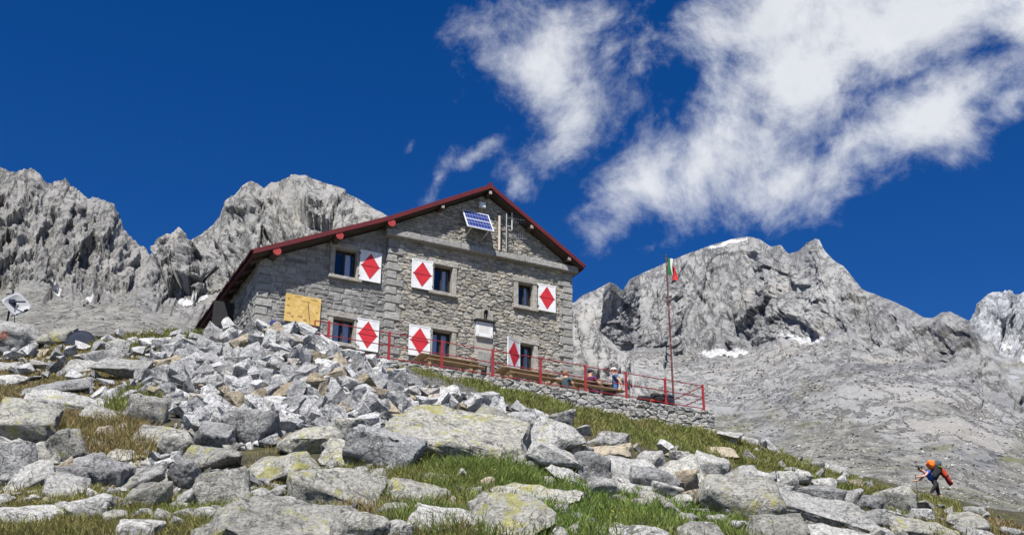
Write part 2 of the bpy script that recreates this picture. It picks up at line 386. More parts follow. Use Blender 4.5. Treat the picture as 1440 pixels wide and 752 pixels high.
# ------------------------------------------------------------------ mountains
def mat_rock(name, lo, hi, warm, streak=0.5, scale=1.0, green=0.0, zs=0.18):
    k = NT(name); p = k.pos()
    pv = k.scaled(p, (0.03*scale, 0.03*scale, 0.03*zs*scale))            # water streaks down the faces
    pd = k.n('ShaderNodeMapping', {'Vector': p, 'Rotation': (0, R(16), 0), 'Scale': (0.055*scale, 0.03*scale, 0.012*scale)}).outputs[0]  # steep joints
    big = k.noise(p, 0.006*scale, 4, 0.6); st = k.noise(pv, 1.0, 6, 0.7); cr = k.noise(pd, 1.0, 7, 0.7, 0.4); fine = k.noise(p, 0.16*scale, 8, 0.75)
    c = k.ramp(k.math('ADD', k.math('MULTIPLY', big, 0.55), k.math('MULTIPLY', fine, 0.45)), [(0.33, lo), (0.64, hi)])
    c = k.mix(k.math('MULTIPLY', k.step(k.noise(p, 0.010*scale, 5, 0.65), 0.53, 0.70), 0.5), c, warm)
    c = k.mix(k.math('MULTIPLY', k.step(st, 0.48, 0.66), k.math('MULTIPLY', k.step(k.noise(p, 0.0035*scale, 3, .6), .40, .58), streak)), c, (0.105, 0.11, 0.122))
    c = k.mix(k.step(k.math('ABSOLUTE', k.math('SUBTRACT', cr, 0.5)), 0.016, 0.0, 0.0, 0.75), c, (0.05, 0.05, 0.052))
    a = k.n('ShaderNodeAttribute', attribute_name='scree').outputs['Fac']
    sfine = k.noise(k.scaled(p, (0.3, 0.08, 0.3)), 1.0*scale, 8, 0.8)
    s = k.ramp(sfine, [(0.34, (0.07, 0.07, 0.064)), (0.46, (0.185, 0.183, 0.166)), (0.64, (0.31, 0.303, 0.28))])
    if green:
        gm = k.math('MULTIPLY', k.step(k.noise(k.n('ShaderNodeMapping', {'Vector': p, 'Rotation': (0, 0, R(50)), 'Scale': (0.012, 0.06, 0.03)}).outputs[0], 1.0, 7, 0.7), 0.52, 0.63), green)
        s = k.mix(gm, s, (0.14, 0.145, 0.07))
    sn = k.n('ShaderNodeAttribute', attribute_name='snow').outputs['Fac']
    sn = k.step(k.math('ADD', sn, k.math('MULTIPLY', k.math('SUBTRACT', fine, .5), .9)), .38, .52)
    k.color(k.mix(sn, k.mix(a, c, s), k.ramp(fine, [(0.35, (0.40, 0.41, 0.42)), (0.55, (0.58, 0.59, 0.60))])))
    h = k.math('ADD', k.math('MULTIPLY', k.noise(p, 0.05*scale, 10, 0.68), 1.0), k.math('MULTIPLY', k.math('SUBTRACT', 1.0, k.step(k.math('ABSOLUTE', k.math('SUBTRACT', cr, 0.5)), 0.03, 0.0)), 0.12))
    k.bump(h, 1.0, 6.0/scale); return k.m
sheets = {}
def facets(u, v, seed):
    """broken rock: every cell is a tilted plane of its own"""
    iu, iv = np.floor(u), np.floor(v); best = np.full(u.shape, 1e9); val = np.zeros(u.shape); z = np.zeros_like(u)
    for a in (-1, 0, 1):
        for b in (-1, 0, 1):
            cu, cv = iu+a, iv+b; dx = u-(cu+_hash(cu, cv, z, seed)); dy = v-(cv+_hash(cu, cv, z, seed+1)); d = dx*dx+dy*dy
            q = (_hash(cu, cv, z, seed+2)-.5)*.32+dx*(_hash(cu, cv, z, seed+3)-.5)*1.8+dy*(_hash(cu, cv, z, seed+4)-.4)*1.6
            m = d < best; best = np.where(m, d, best); val = np.where(m, q, val)
    return val
SNOW = {'mountain_dome': [[(233, 426), (246, 415), (268, 406), (280, 409), (293, 418), (298, 426), (270, 427)]],
        'mountain_left': [[(70, 405), (78, 401), (86, 408), (78, 412)], [(120, 412), (128, 406), (132, 416), (122, 420)]], 'mountain_spire': [[(233, 434), (246, 426), (268, 421), (280, 422), (293, 428), (298, 434), (270, 436)], [(176, 403), (184, 404), (200, 420), (192, 422)]],
        'mountain_right': [[(980, 496), (1010, 492), (1048, 488), (1050, 492), (1020, 499), (990, 501)], [(1096, 473), (1112, 471), (1150, 473), (1180, 475), (1150, 478), (1110, 478)], [(994, 349), (1026, 338), (1052, 334), (1048, 338), (1014, 347), (1000, 352)]],
        'mountain_far': [[(1390, 500), (1440, 488), (1470, 492), (1440, 500)], [(1400, 470), (1420, 466), (1430, 474), (1410, 478)]]}
def smoothstep(a, b, x):
    u = np.clip((x-a)/(b-a), 0, 1); return u*u*(3-2*u)
def mountain(name, mat, sky, cliff, base, x0, x1, nx, nscree, ncliff, tsky, seed, amp=0.02, shear=0.25, rag=3.0, back=5, vex=1.0, jt=0.3, toph=.75, rb=1.5, fade=None, slab=(.86, 1.04), rbx=70):
    px = np.linspace(x0, x1, nx)
    I = lambda pts, j: np.interp(px, [p[0] for p in pts], [p[j] for p in pts])
    ys = I(sky, 1)+rag*(2*fbm(px/26, px*0+seed, o=4, seed=seed, g=.6)); ts = np.interp(px, [p[0] for p in tsky], [p[1] for p in tsky])
    yc, tc = I(cliff, 1), I(cliff, 2); yb, tb = I(base, 1), I(base, 2)
    yc = np.maximum(yc, ys+4)
    rows = []; vv = []
    for v in np.linspace(0, 1, nscree, endpoint=False): rows.append((yb+(yc-yb)*v, tb*(tc/tb)**v)); vv.append(v)
    for v in np.linspace(0, 1, ncliff): rows.append((yc+(ys-yc)*v, tc*(ts/tc)**(v**vex))); vv.append(1+v)
    Yp = np.array([r[0] for r in rows]); T = np.array([r[1] for r in rows]); Xp = np.broadcast_to(px, Yp.shape); V = np.broadcast_to(np.array(vv)[:, None], Yp.shape)
    P = at(Xp, Yp, T)
    gu = np.gradient(P, axis=1); gv = np.gradient(P, axis=0); nrm = np.cross(gu, gv); nrm /= np.linalg.norm(nrm, axis=-1, keepdims=True)
    nrm *= np.sign(-(nrm*P).sum(-1, keepdims=True))
    for _ in range(6):
        nrm[1:-1] = (nrm[:-2]+nrm[1:-1]+nrm[2:])/3; nrm[:, 1:-1] = (nrm[:, :-2]+nrm[:, 1:-1]+nrm[:, 2:])/3
    wu = Xp+16*fbm(Xp/80, Yp/80, o=2, seed=seed+40); wv = Yp+14*fbm(Xp/70, Yp/70, o=2, seed=seed+50)
    ribs = ridged((wu+shear*wv)/rbx, wv/230, o=5, seed=seed, g=.55)-0.45
    fine = fbm(wu/11, wv/14, o=5, seed=seed+20, g=.62)
    su, sv = wu+shear*wv, wv-jt*wu
    fac = facets(su/58, sv/105, seed+30)*1.0+facets(su/23, sv/40, seed+31)*.55+facets(su/9.5, sv/15, seed+32)*.28+facets(su/4.2, sv/6, seed+34)*.13
    cl = smoothstep(0.80, 1.12, V); topf = 1-toph*smoothstep(1.62, 2.0, V)
    d = cl*topf*amp*(rb*ribs+0.45*fine+1.15*fac) 
    scr = (1-cl)*(6.0*fbm(P[..., 0]/45, P[..., 1]/38, o=3, seed=seed+60)+1.2*fbm(P[..., 0]/9, P[..., 1]/9, o=3, seed=seed+61, g=.6))*np.clip(T/260, .35, 1.6)
    if fade: d = d*(1-.1*smoothstep(fade[0], fade[1], Xp))
    P = P+nrm*(d*T+scr)[..., None]
    nb = []
    for k in range(1, back+1):
        q = P[-1].copy(); dd = (k/back)**1.3*ts*0.35; q[:, 1] += dd; q[:, 2] -= dd*0.9; nb.append(q)
    A = np.concatenate([P, np.array(nb)], 0); nr = A.shape[0]
    me = mesh(name, A.reshape(-1, 3), grid_faces(nr, nx), mat, True)
    at_ = me.attributes.new('scree', 'FLOAT', 'POINT')
    sc_ = 1-smoothstep(slab[0], slab[1], V+0.6*fbm(Xp/60, Yp/25, o=4, seed=seed+77)); full = np.concatenate([sc_, np.zeros((back, nx))], 0)
    at_.data.foreach_set('value', full.ravel().astype(np.float32))
    sm = np.zeros(Xp.shape, bool)
    for poly in SNOW.get(name, ()): sm |= inside(poly, Xp+10*fbm(Xp/14, Yp/7, o=2, seed=88), Yp+5*fbm(Xp/16, Yp/9, o=2, seed=87))
    sm = sm.astype(float)
    for _ in range(2): sm[1:-1] = (sm[:-2]+2*sm[1:-1]+sm[2:])/4; sm[:, 1:-1] = (sm[:, :-2]+2*sm[:, 1:-1]+sm[:, 2:])/4
    me.attributes.new('snow', 'FLOAT', 'POINT').data.foreach_set('value', np.concatenate([sm, np.zeros((back, nx))], 0).ravel().astype(np.float32))
    o = tag(link(name, me), kind='structure'); sheets[name] = (Xp, Yp, P, nrm, T)
    return o
rock_left = mat_rock('rock_left', (0.15, 0.15, 0.148), (0.335, 0.33, 0.318), (0.32, 0.29, 0.24), 0.5, 1.6, 0.0)
rock_dome = mat_rock('rock_dome', (0.175, 0.175, 0.172), (0.37, 0.366, 0.353), (0.355, 0.325, 0.275), 0.4, 1.2, 0.0)
rock_right = mat_rock('rock_right', (0.15, 0.155, 0.166), (0.36, 0.36, 0.353), (0.42, 0.37, 0.30), 0.75, 0.9, 0.9, 0.14)
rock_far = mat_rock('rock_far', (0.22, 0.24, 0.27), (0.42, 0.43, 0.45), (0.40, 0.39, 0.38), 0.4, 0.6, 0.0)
mountain('mountain_left', rock_left,
    [(-620, 170), (-520, 150), (-420, 175), (-330, 165), (-250, 190), (-80, 222), (0, 233), (20, 240), (40, 234), (57, 243), (66, 256), (80, 256), (92, 250), (100, 262), (114, 268), (122, 281), (146, 284), (160, 287), (168, 303), (180, 327), (192, 340), (204, 352), (212, 385), (240, 420), (300, 455), (420, 470)],
    [(-620, 400, 420), (0, 405, 420), (100, 410, 430), (190, 415, 440), (240, 432, 440), (300, 462, 430), (420, 480, 420)],
    [(-620, 560, 90), (0, 560, 90), (200, 560, 90), (420, 560, 90)], -620, 420, 720, 90, 220,
    [(-420, 480), (0, 478), (200, 490), (240, 465), (420, 440)], 3, 0.016, 0.12, 3.6, jt=.25, rb=1.25, rbx=44)
mountain('mountain_spire', rock_dome,
    [(120, 450), (180, 398), (190, 380), (200, 365), (214, 350), (226, 335), (240, 330), (252, 321), (258, 326), (264, 344), (270, 360), (280, 395), (310, 430)],
    [(120, 452, 600), (190, 412, 620), (230, 418, 620), (268, 415, 620), (310, 440, 600)],
    [(120, 520, 300), (310, 520, 300)], 120, 310, 170, 30, 120, [(120, 625), (250, 668), (310, 625)], 11, 0.018, 0.3, 2.5)
mountain('mountain_dome', rock_dome,
    [(150, 430), (200, 405), (240, 380), (266, 346), (270, 338), (282, 328), (300, 316), (310, 300), (318, 284), (330, 276), (342, 262), (352, 255), (362, 258), (372, 265), (380, 256), (396, 252), (410, 248), (430, 247), (450, 253), (470, 262), (486, 268), (500, 278), (520, 292), (545, 306), (620, 335), (700, 365), (770, 405), (800, 428), (836, 458), (870, 490), (905, 535), (940, 600), (970, 720)],
    [(150, 440, 700), (260, 418, 720), (330, 395, 700), (420, 400, 690), (600, 430, 650), (800, 500, 620), (900, 590, 610), (970, 740, 600)],
    [(150, 560, 95), (800, 640, 95), (860, 680, 300), (970, 800, 540)], 150, 970, 560, 100, 230,
    [(150, 720), (300, 775), (430, 800), (545, 790), (800, 690), (970, 640)], 21, 0.014, -0.15, 3.0, jt=.35, toph=.85, rb=.8, fade=(760, 840))
mountain('mountain_right', rock_right,
    [(560, 470), (700, 450), (780, 432), (808, 424), (820, 414), (842, 404), (858, 397), (866, 400), (876, 408), (886, 392), (905, 383), (940, 368), (970, 356), (1000, 345), (1030, 336), (1052, 333), (1068, 336), (1084, 346), (1098, 344), (1108, 356), (1122, 352), (1134, 342), (1146, 334), (1152, 336), (1160, 352), (1172, 366), (1186, 374), (1198, 388), (1212, 406), (1232, 414), (1258, 424), (1282, 436), (1300, 446), (1312, 447), (1324, 440), (1336, 438), (1350, 444), (1364, 452), (1376, 466), (1386, 484), (1398, 504), (1416, 528), (1440, 545), (1500, 580), (1700, 640), (1900, 680)],
    [(560, 540, 760), (800, 500, 780), (850, 488, 860), (890, 490, 1080), (960, 496, 1140), (1020, 494, 1120), (1070, 486, 1040), (1120, 476, 930), (1200, 470, 790), (1280, 500, 640), (1340, 520, 560), (1400, 560, 520), (1500, 610, 480), (1900, 700, 420)],
    [(560, 800, 95), (1000, 800, 95), (1900, 840, 95)], 620, 1760, 820, 120, 230,
    [(560, 900), (850, 1010), (900, 1210), (1052, 1290), (1120, 1120), (1148, 1060), (1200, 960), (1300, 720), (1400, 580), (1500, 530), (1900, 460)], 31, 0.0085, -0.25, 1.2, jt=-.35, toph=.92, rb=.9, slab=(.58, .80))
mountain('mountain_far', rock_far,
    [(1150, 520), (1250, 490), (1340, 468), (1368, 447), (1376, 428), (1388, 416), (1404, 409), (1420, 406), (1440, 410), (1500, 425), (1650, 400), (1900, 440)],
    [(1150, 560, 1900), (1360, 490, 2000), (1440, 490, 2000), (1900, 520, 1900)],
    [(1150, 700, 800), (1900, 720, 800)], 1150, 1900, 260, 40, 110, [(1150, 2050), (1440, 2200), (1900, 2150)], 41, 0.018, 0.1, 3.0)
vf = NT('valley_rock'); vf.color(vf.ramp(vf.noise(vf.pos(), 0.05, 8, 0.7), [(0.3, (0.10, 0.10, 0.07)), (0.7, (0.28, 0.27, 0.25))]))
tag(link('valley_floor', mesh('valley_floor', [(-9000, -9000, -60), (9000, -9000, -60), (9000, 9000, -60), (-9000, 9000, -60)], [(0, 1, 2, 3)], vf.m)), kind='structure')

# ------------------------------------------------------------------ the hut
rng = random.Random(7)
M = {}
M['mortar'] = plain('mortar', (0.32, 0.305, 0.27), 0.95, 0.3, 9, 0.6)
def mat_stone(name, stops, lich=0.0, warm=0.25):
    k = NT(name); p = k.pos(); rn = k.rnd()
    c = k.ramp(rn, stops, 'LINEAR')
    c = k.mix(1.0, c, k.ramp(k.noise(p, 7, 6, 0.68), [(0.28, (0.60,)*3), (0.50, (1.05,)*3), (0.75, (1.35,)*3)]), 'MULTIPLY')
    c = k.mix(k.math('MULTIPLY', k.step(k.noise(p, 2.2, 4, 0.6), 0.52, 0.68), warm), c, (0.36, 0.27, 0.16))
    k.color(c); k.bump(k.math('ADD', k.noise(p, 9, 8, 0.75), k.math('MULTIPLY', k.noise(p, 36, 4, .7), 0.4)), 1.0, 0.10); return k.m
M['stone_grey'] = mat_stone('masonry_grey', [(0.0, (0.23, 0.23, 0.225)), (0.35, (0.34, 0.338, 0.328)), (0.7, (0.44, 0.435, 0.42)), (1.0, (0.30, 0.295, 0.28))], warm=0.08)
M['stone_warm'] = mat_stone('masonry_warm', [(0.0, (0.27, 0.262, 0.24)), (0.3, (0.42, 0.405, 0.365)), (0.55, (0.54, 0.515, 0.46)), (0.8, (0.50, 0.455, 0.375)), (1.0, (0.36, 0.345, 0.31))], warm=0.2)
M['cut_stone'] = mat_stone('cut_stone', [(0.0, (0.31, 0.31, 0.30)), (0.5, (0.44, 0.435, 0.415)), (1.0, (0.36, 0.355, 0.335))], warm=0.12)
M['frame_stone'] = mat_stone('frame_stone', [(0.0, (0.40, 0.38, 0.345)), (1.0, (0.50, 0.475, 0.43))], warm=0.35)
M['red_metal'] = plain('red_roof_metal', (0.115, 0.021, 0.022), 0.45, 0.18, 3, 0.1)
M['red_paint'] = plain('red_paint', (0.30, 0.028, 0.034), 0.5, 0.3, 8, 0.1)
M['red_end'] = plain('red_beam_end', (0.34, 0.04, 0.042), 0.6, 0.2, 9)
M['soffit'] = plain('soffit_boards', (0.06, 0.045, 0.034), 0.8, 0.25, 4, 0.3)
M['beam'] = plain('beam_wood', (0.09, 0.06, 0.045), 0.8, 0.25, 5, 0.3)
M['white_paint'] = plain('white_paint', (0.66, 0.665, 0.67), 0.6, 0.16, 4)
M['red_diamond'] = plain('red_diamond', (0.50, 0.024, 0.035), 0.55, 0.2, 5)
M['dark_wood'] = plain('dark_window_wood', (0.035, 0.025, 0.02), 0.6, 0.2, 8)
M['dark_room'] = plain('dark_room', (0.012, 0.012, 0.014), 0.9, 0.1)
M['curtain'] = plain('curtain_cloth', (0.60, 0.66, 0.80), 0.9, 0.15, 12, 0.3)
M['iron'] = plain('black_iron', (0.03, 0.03, 0.032), 0.5, 0.2)
def mat_glass():
    k = NT('window_glass'); k.b.inputs['Roughness'].default_value = 0.03; k.b.inputs['Transmission Weight'].default_value = 1.0; k.b.inputs['IOR'].default_value = 1.45
    k.color((0.85, 0.9, 0.95))
    tr = k.n('ShaderNodeBsdfTransparent'); gl = k.n('ShaderNodeBsdfGlossy', {'Roughness': 0.03}); fr = k.n('ShaderNodeFresnel', {'IOR': 1.5})
    mx = k.n('ShaderNodeMixShader', {0: fr.outputs[0], 1: tr.outputs[0], 2: gl.outputs[0]}); k.L.new(mx.outputs[0], k.N['Material Output'].inputs['Surface']); return k.m
M['glass'] = mat_glass()

hut = empty('mountain_hut', hut_pt(0, 0, 0), YAW, 'grey stone mountain hut with red roof and diamond-painted shutters above the terrace', 'hut')
S_L, S_M, S_R = 0.0, 4.30, 11.39          # left corner, joint between wing and main block, right corner
SET = 0.14                                # the wing stands back this far
DEPTH = 7.0
APEX = (7.91, 8.18)                   # roof line (top of verge) in s, z
RL1 = (4.12, 6.08); RL2 = (-0.40, 3.92); RR = (11.70, 5.80)
def roof_top(s):
    return float(np.interp(s, [RL2[0], RL1[0], APEX[0], RR[0]], [RL2[1], RL1[1], APEX[1], RR[1]]))
THK = 0.20
LEDGE0, LEDGE1 = 5.52, 5.76
# openings: s0, s1, z0, z1
def win(x0, y0, x1, y1): a = on_plane(x0, y0, 0); b = on_plane(x1, y1, 0); return [a[0], b[0], b[1], a[1]]
OPEN = {'upper_wing': (2.47, 3.23, 3.80, 4.80), 'upper_mid': (5.98, 6.66, 3.84, 4.82), 'upper_right': (9.22, 9.80, 3.88, 4.78),
        'lower_wing': (2.55, 3.27, 1.48, 2.33), 'lower_mid': (6.0, 6.70, 1.50, 2.44), 'lower_right': (9.25, 9.82, 1.50, 2.48)}
def wall_mesh():
    w = MB()
    # facade of each block cut into panels around the openings
    def panels(s0, s1, z0, z1, y0, y1, ops, topf=None):
        xs = sorted({s0, s1, *[o[0] for o in ops], *[o[1] for o in ops]})
        for a, b in zip(xs, xs[1:]):
            zs = [z0]; blk = sorted([(o[2], o[3]) for o in ops if o[0] < (a+b)/2 < o[1]])
            segs = []; z = z0
            for (p, q) in blk: segs.append((z, p)); z = q
            segs.append((z, None))
            for (p, q) in segs:
                if q is None:
                    za, zb = (z1, z1) if topf is None else (topf(a), topf(b))
                    w.prism([(a, p), (b, p), (b, zb), (a, za)], y0, y1)
                else: w.box(a, b, y0, y1, p, q)
    panels(S_L, S_M, -1.5, 0, SET+0.03, SET+0.5, [OPEN['upper_wing'], OPEN['lower_wing']], lambda s: roof_top(s)-THK-0.02)
    panels(S_M, S_R, -1.5, LEDGE0+.1, 0.03, 0.5, [OPEN[k] for k in ('upper_mid', 'upper_right', 'lower_mid', 'lower_right')])
    w.prism([(S_M, LEDGE0+.1), (S_R, LEDGE0+.1), (S_R, roof_top(S_R)-THK-.02), (APEX[0], APEX[1]-THK-.04), (S_M, roof_top(S_M)-THK-.02)], 0.03, 0.5)
    # side and back walls
    w.box(S_L+0.03, S_L+0.5, SET+0.5, DEPTH, -1.5, roof_top(0)-THK-.05)
    w.box(S_R-0.5, S_R-0.03, 0.5, DEPTH, -1.5, roof_top(S_R)-THK-.05)
    w.prism([(S_L+.5, -1.5), (S_R-.5, -1.5), (S_R-.5, roof_top(S_R)-THK-.1), (APEX[0], APEX[1]-THK-.1), (S_L+.5, roof_top(S_L)-THK-.1)], DEPTH-.5, DEPTH)
    return w
wall = wall_mesh().build('wall', M['mortar'], hut)

# ---- masonry: every stone is a convex cell, its face set proud of the mortar
def clip(poly, n, d):                       # keep n.p <= d
    out = []
    for i in range(len(poly)):
        a, b = poly[i], poly[(i+1) % len(poly)]; da, db = n[0]*a[0]+n[1]*a[1]-d, n[0]*b[0]+n[1]*b[1]-d
        if da <= 0: out.append(a)
        if (da < 0) != (db < 0) and abs(da-db) > 1e-12:
            u = da/(da-db); out.append((a[0]+(b[0]-a[0])*u, a[1]+(b[1]-a[1])*u))
    return out
def area(p): return 0.5*abs(sum(p[i][0]*p[(i+1) % len(p)][1]-p[(i+1) % len(p)][0]*p[i][1] for i in range(len(p))))
def cells(s0, s1, z0, z1, cw, ch, seed, bound=(), holes=(), jit=0.42):
    """irregular coursed rubble: convex cells, about cw wide and ch tall, cut back from the holes"""
    r = np.random.RandomState(seed); pts = []; z = z0-ch; row = 0
    while z < z1+ch:
        hh = ch*r.uniform(.75, 1.3); x = s0-cw*r.uniform(.3, 1.3)
        while x < s1+cw:
            w = cw*r.uniform(.55, 1.6); pts.append((x+w/2+r.uniform(-.1, .1)*cw, z+hh/2+r.uniform(-jit, jit)*ch)); x += w
        z += hh
    pts = np.array(pts); k = cw/ch*0.95; out = []
    for i, p in enumerate(pts):
        if not (s0-.02 < p[0] < s1+.02 and z0-.02 < p[1] < z1+.3): continue
        poly = [(p[0]-2*cw, p[1]-2*ch), (p[0]+2*cw, p[1]-2*ch), (p[0]+2*cw, p[1]+2*ch), (p[0]-2*cw, p[1]+2*ch)]
        d = np.hypot(pts[:, 0]-p[0], (pts[:, 1]-p[1])*k)
        for j in np.argsort(d)[1:18]:
            q = pts[j]; n = (q[0]-p[0], (q[1]-p[1])*k*k); m = ((p[0]+q[0])/2, (p[1]+q[1])/2)
            poly = clip(poly, n, n[0]*m[0]+n[1]*m[1])
            if len(poly) < 3: break
        if len(poly) < 3: continue
        for (n, dd) in ((( -1, 0), -s0), ((1, 0), s1), ((0, -1), -z0), ((0, 1), z1), *bound):
            poly = clip(poly, n, dd)
            if len(poly) < 3: break
        if len(poly) < 3: continue
        bad = False
        for h in holes:
            best = None
            if not (min(q[0] for q in poly) < h[1] and max(q[0] for q in poly) > h[0] and min(q[1] for q in poly) < h[3] and max(q[1] for q in poly) > h[2]): continue
            for (n, dd) in (((1, 0), h[0]), ((-1, 0), -h[1]), ((0, 1), h[2]), ((0, -1), -h[3])):
                c = clip(poly, n, dd)
                if len(c) >= 3 and (best is None or area(c) > area(best)): best = c
            if best is None or area(best) < 0.004: bad = True; break
            poly = best
        if bad or area(poly) < 0.004: continue
        out.append(poly)
    return out
def courses(s0, s1, z0, z1, cw, ch, seed, bound=(), holes=()):
    """rough coursed blocks: rows of four-cornered stones of uneven height and length"""
    r = np.random.RandomState(seed); out = []; z = z0
    while z < z1:
        h = ch*r.uniform(.6, 1.45); x = s0-r.uniform(0, cw)
        while x < s1:
            w = cw*r.uniform(.5, 1.9); j = lambda: r.uniform(-.016, .016)
            parts = [(z, z+h)] if (h < ch*.95 or r.rand() < .55) else [(z, z+h*.48), (z+h*.48, z+h)]
            for (a, b) in parts:
                poly = [(x+j(), a+j()), (x+w+j(), a+j()), (x+w+j(), b+j()), (x+j(), b+j())]
                for (n, dd) in (((-1, 0), -s0), ((1, 0), s1), ((0, -1), -z0), ((0, 1), z1), *bound):
                    poly = clip(poly, n, dd)
                    if len(poly) < 3: break
                if len(poly) < 3 or area(poly) < .004: continue
                ok = True
                for hh in holes:
                    if not (min(q[0] for q in poly) < hh[1] and max(q[0] for q in poly) > hh[0] and min(q[1] for q in poly) < hh[3] and max(q[1] for q in poly) > hh[2]): continue
                    best = max((clip(poly, n, dd) for (n, dd) in (((1, 0), hh[0]), ((-1, 0), -hh[1]), ((0, 1), hh[2]), ((0, -1), -hh[3]))), key=lambda q: area(q) if len(q) > 2 else 0)
                    if len(best) < 3 or area(best) < .004: ok = False; break
                    poly = best
                if ok: out.append(poly)
            x += w
        z += h
    return out
def stone_geo(poly, gap, y0, proud, bev, r, dome=0.5):
    """one stone: back ring at y0, front ring proud of it, bevelled and slightly domed"""
    q = []
    for i in range(len(poly)):
        a, b = poly[i], poly[(i+1) % len(poly)]; q.append(a); ll_ = math.hypot(b[0]-a[0], b[1]-a[1])
        if ll_ > .10: q.append(((a[0]+b[0])/2+r.uniform(-.09, .03)*(b[1]-a[1])*.8, (a[1]+b[1])/2-r.uniform(-.09, .03)*(b[0]-a[0])*.8))
    poly = q
    n = len(poly); cx = sum(p[0] for p in poly)/n; cz = sum(p[1] for p in poly)/n
    sz = math.sqrt(area(poly)); g = min(gap/ max(sz, .05)*1.1, 0.45)
    def sh(k): return [(cx+(x-cx)*(1-k), cz+(z-cz)*(1-k)) for x, z in poly]
    a, b, c = sh(g), sh(g+0.03), sh(g+bev/sz*2)
    v = [(x, y0, z) for x, z in a]+[(x, y0-proud*r.uniform(.35, .8), z) for x, z in b]+[(x+r.uniform(-.02, .02), y0-proud-r.uniform(-.28, .28)*proud, z+r.uniform(-.015, .015)) for x, z in c]
    v.append((cx+r.uniform(-.03, .03), y0-proud-r.uniform(-.006, .010)*dome, cz))
    f = []
    for i in range(n):
        j = (i+1) % n; f += [(i, j, n+j, n+i), (n+i, n+j, 2*n+j, 2*n+i), (2*n+i, 2*n+j, 3*n)]
    return v, f
def lay(polys, y0, mat, parent, gap=0.016, proud=0.05, bev=0.03, seed=1, limit=300, xform=None, name='stone', rest='small_stones', budget=None):
    r = random.Random(seed); polys = sorted(polys, key=area, reverse=True); acc = MB()
    for i, p in enumerate(polys):
        v, f = stone_geo(p, gap, y0, proud*r.uniform(.6, 1.5), bev*r.uniform(.7, 1.4), r)
        if xform: v = [xform(q) for q in v]
        if i < limit:
            c = Vector(np.mean(v, 0)); me = mesh(name, [tuple(Vector(q)-c) for q in v], f, mat)
            fix_normals(me); link(name, me, parent, c)
        else: acc.add(v, f)
    if acc.v: tag(acc.build(rest, mat, parent), kind='stuff')
def fix_normals(me):
    bm = bmesh.new(); bm.from_mesh(me); bmesh.ops.recalc_face_normals(bm, faces=bm.faces); bm.to_mesh(me); bm.free()
FR = 0.17                                   # stone window surround
holes = [(o[0]-FR, o[1]+FR, o[2]-FR, o[3]+FR+0.05) for o in OPEN.values()]
QW = 0.46
def line_bound(a, b):                       # below the roof line a->b
    n = (-(b[1]-a[1]), b[0]-a[0]); n = n if n[1] > 0 else (-n[0], -n[1]); return (n, n[0]*a[0]+n[1]*a[1])
lo = THK+0.02
PL = (7.56, 8.25, 1.95, 3.55)               # plaque and niche area
main = cells(S_M+QW*.8, S_R-QW*.8, -1.3, LEDGE0, 0.29, 0.115, 3, holes=holes+[PL])
gable = cells(S_M+.1, S_R-.05, LEDGE1, APEX[1], 0.26, 0.105, 5, bound=[line_bound((RL1[0], RL1[1]-lo), (APEX[0], APEX[1]-lo)), line_bound((APEX[0], APEX[1]-lo), (RR[0], RR[1]-lo))])
wing = courses(S_L+QW*.8, S_M-.02, -.2, 6.2, 0.30, 0.19, 9, holes=holes, bound=[line_bound((RL2[0], RL2[1]-lo), (RL1[0], RL1[1]-lo))])
lay(main+gable, 0.03, M['stone_warm'], wall, gap=0.006, proud=0.038, seed=11, limit=185, rest='small_stones')
lay(wing, SET+0.03, M['stone_grey'], wall, gap=0.008, proud=0.03, seed=12, limit=110, rest='small_stones')
side = courses(-DEPTH, -SET-.35, 0.0, roof_top(0)-THK-.05, 0.34, 0.21, 15)
lay(side, S_L+0.03, M['stone_grey'], wall, gap=0.015, proud=0.045, seed=13, limit=0, xform=lambda q: (q[1], -q[0], q[2]), rest='side_wall_stones')
rside = cells(0.35, DEPTH, -0.3, roof_top(S_R)-THK-.05, 0.42, 0.23, 16)
lay(rside, -(S_R-0.03), M['stone_warm'], wall, gap=0.015, proud=0.045, seed=14, limit=0, xform=lambda q: (-q[1], q[0], q[2]), rest='side_wall_stones')
# quoins: big squared blocks, long and short in turn
def quoins(sc_, dirn, y, z0, z1, seed, both=True):
    r = random.Random(seed); z = z0; k = 0
    while z < z1-0.1:
        h = min(r.uniform(.24, .31), z1-z); ln = QW*(1.15 if k % 2 else .72)*r.uniform(.92, 1.1); dp = 0.30 if k % 2 else 0.5
        b = MB(); a0, a1 = (sc_, sc_+dirn*ln); b.bbox(min(a0, a1)-0.035*(dirn > 0), max(a0, a1)+0.035*(dirn < 0), y-0.045-r.uniform(0, .02), y+dp, z+.012, z+h-.012, 0.022, jit=.006, rng=r)
        b.build('quoin', M['cut_stone'], wall); z += h; k += 1
quoins(S_L, 1, SET+0.02, -.2, roof_top(0.2)-THK-.05, 1)
quoins(S_M, 1, 0.02, -1.2, LEDGE0-.01, 2)
quoins(S_R, -1, 0.02, -1.2, LEDGE0-.01, 3)
# string course
x = S_M-0.16; r_ = random.Random(4)
while x < S_R+0.18:
    ln = min(r_.uniform(1.1, 1.7), S_R+0.20-x)
    if ln < .3: break
    MB().bbox(x+.004, x+ln-.004, -0.22-r_.uniform(0, .015), 0.3, LEDGE0, LEDGE1-r_.uniform(0, .015), .018, jit=.005, rng=r_).build('ledge_stone', M['cut_stone'], wall); x += ln

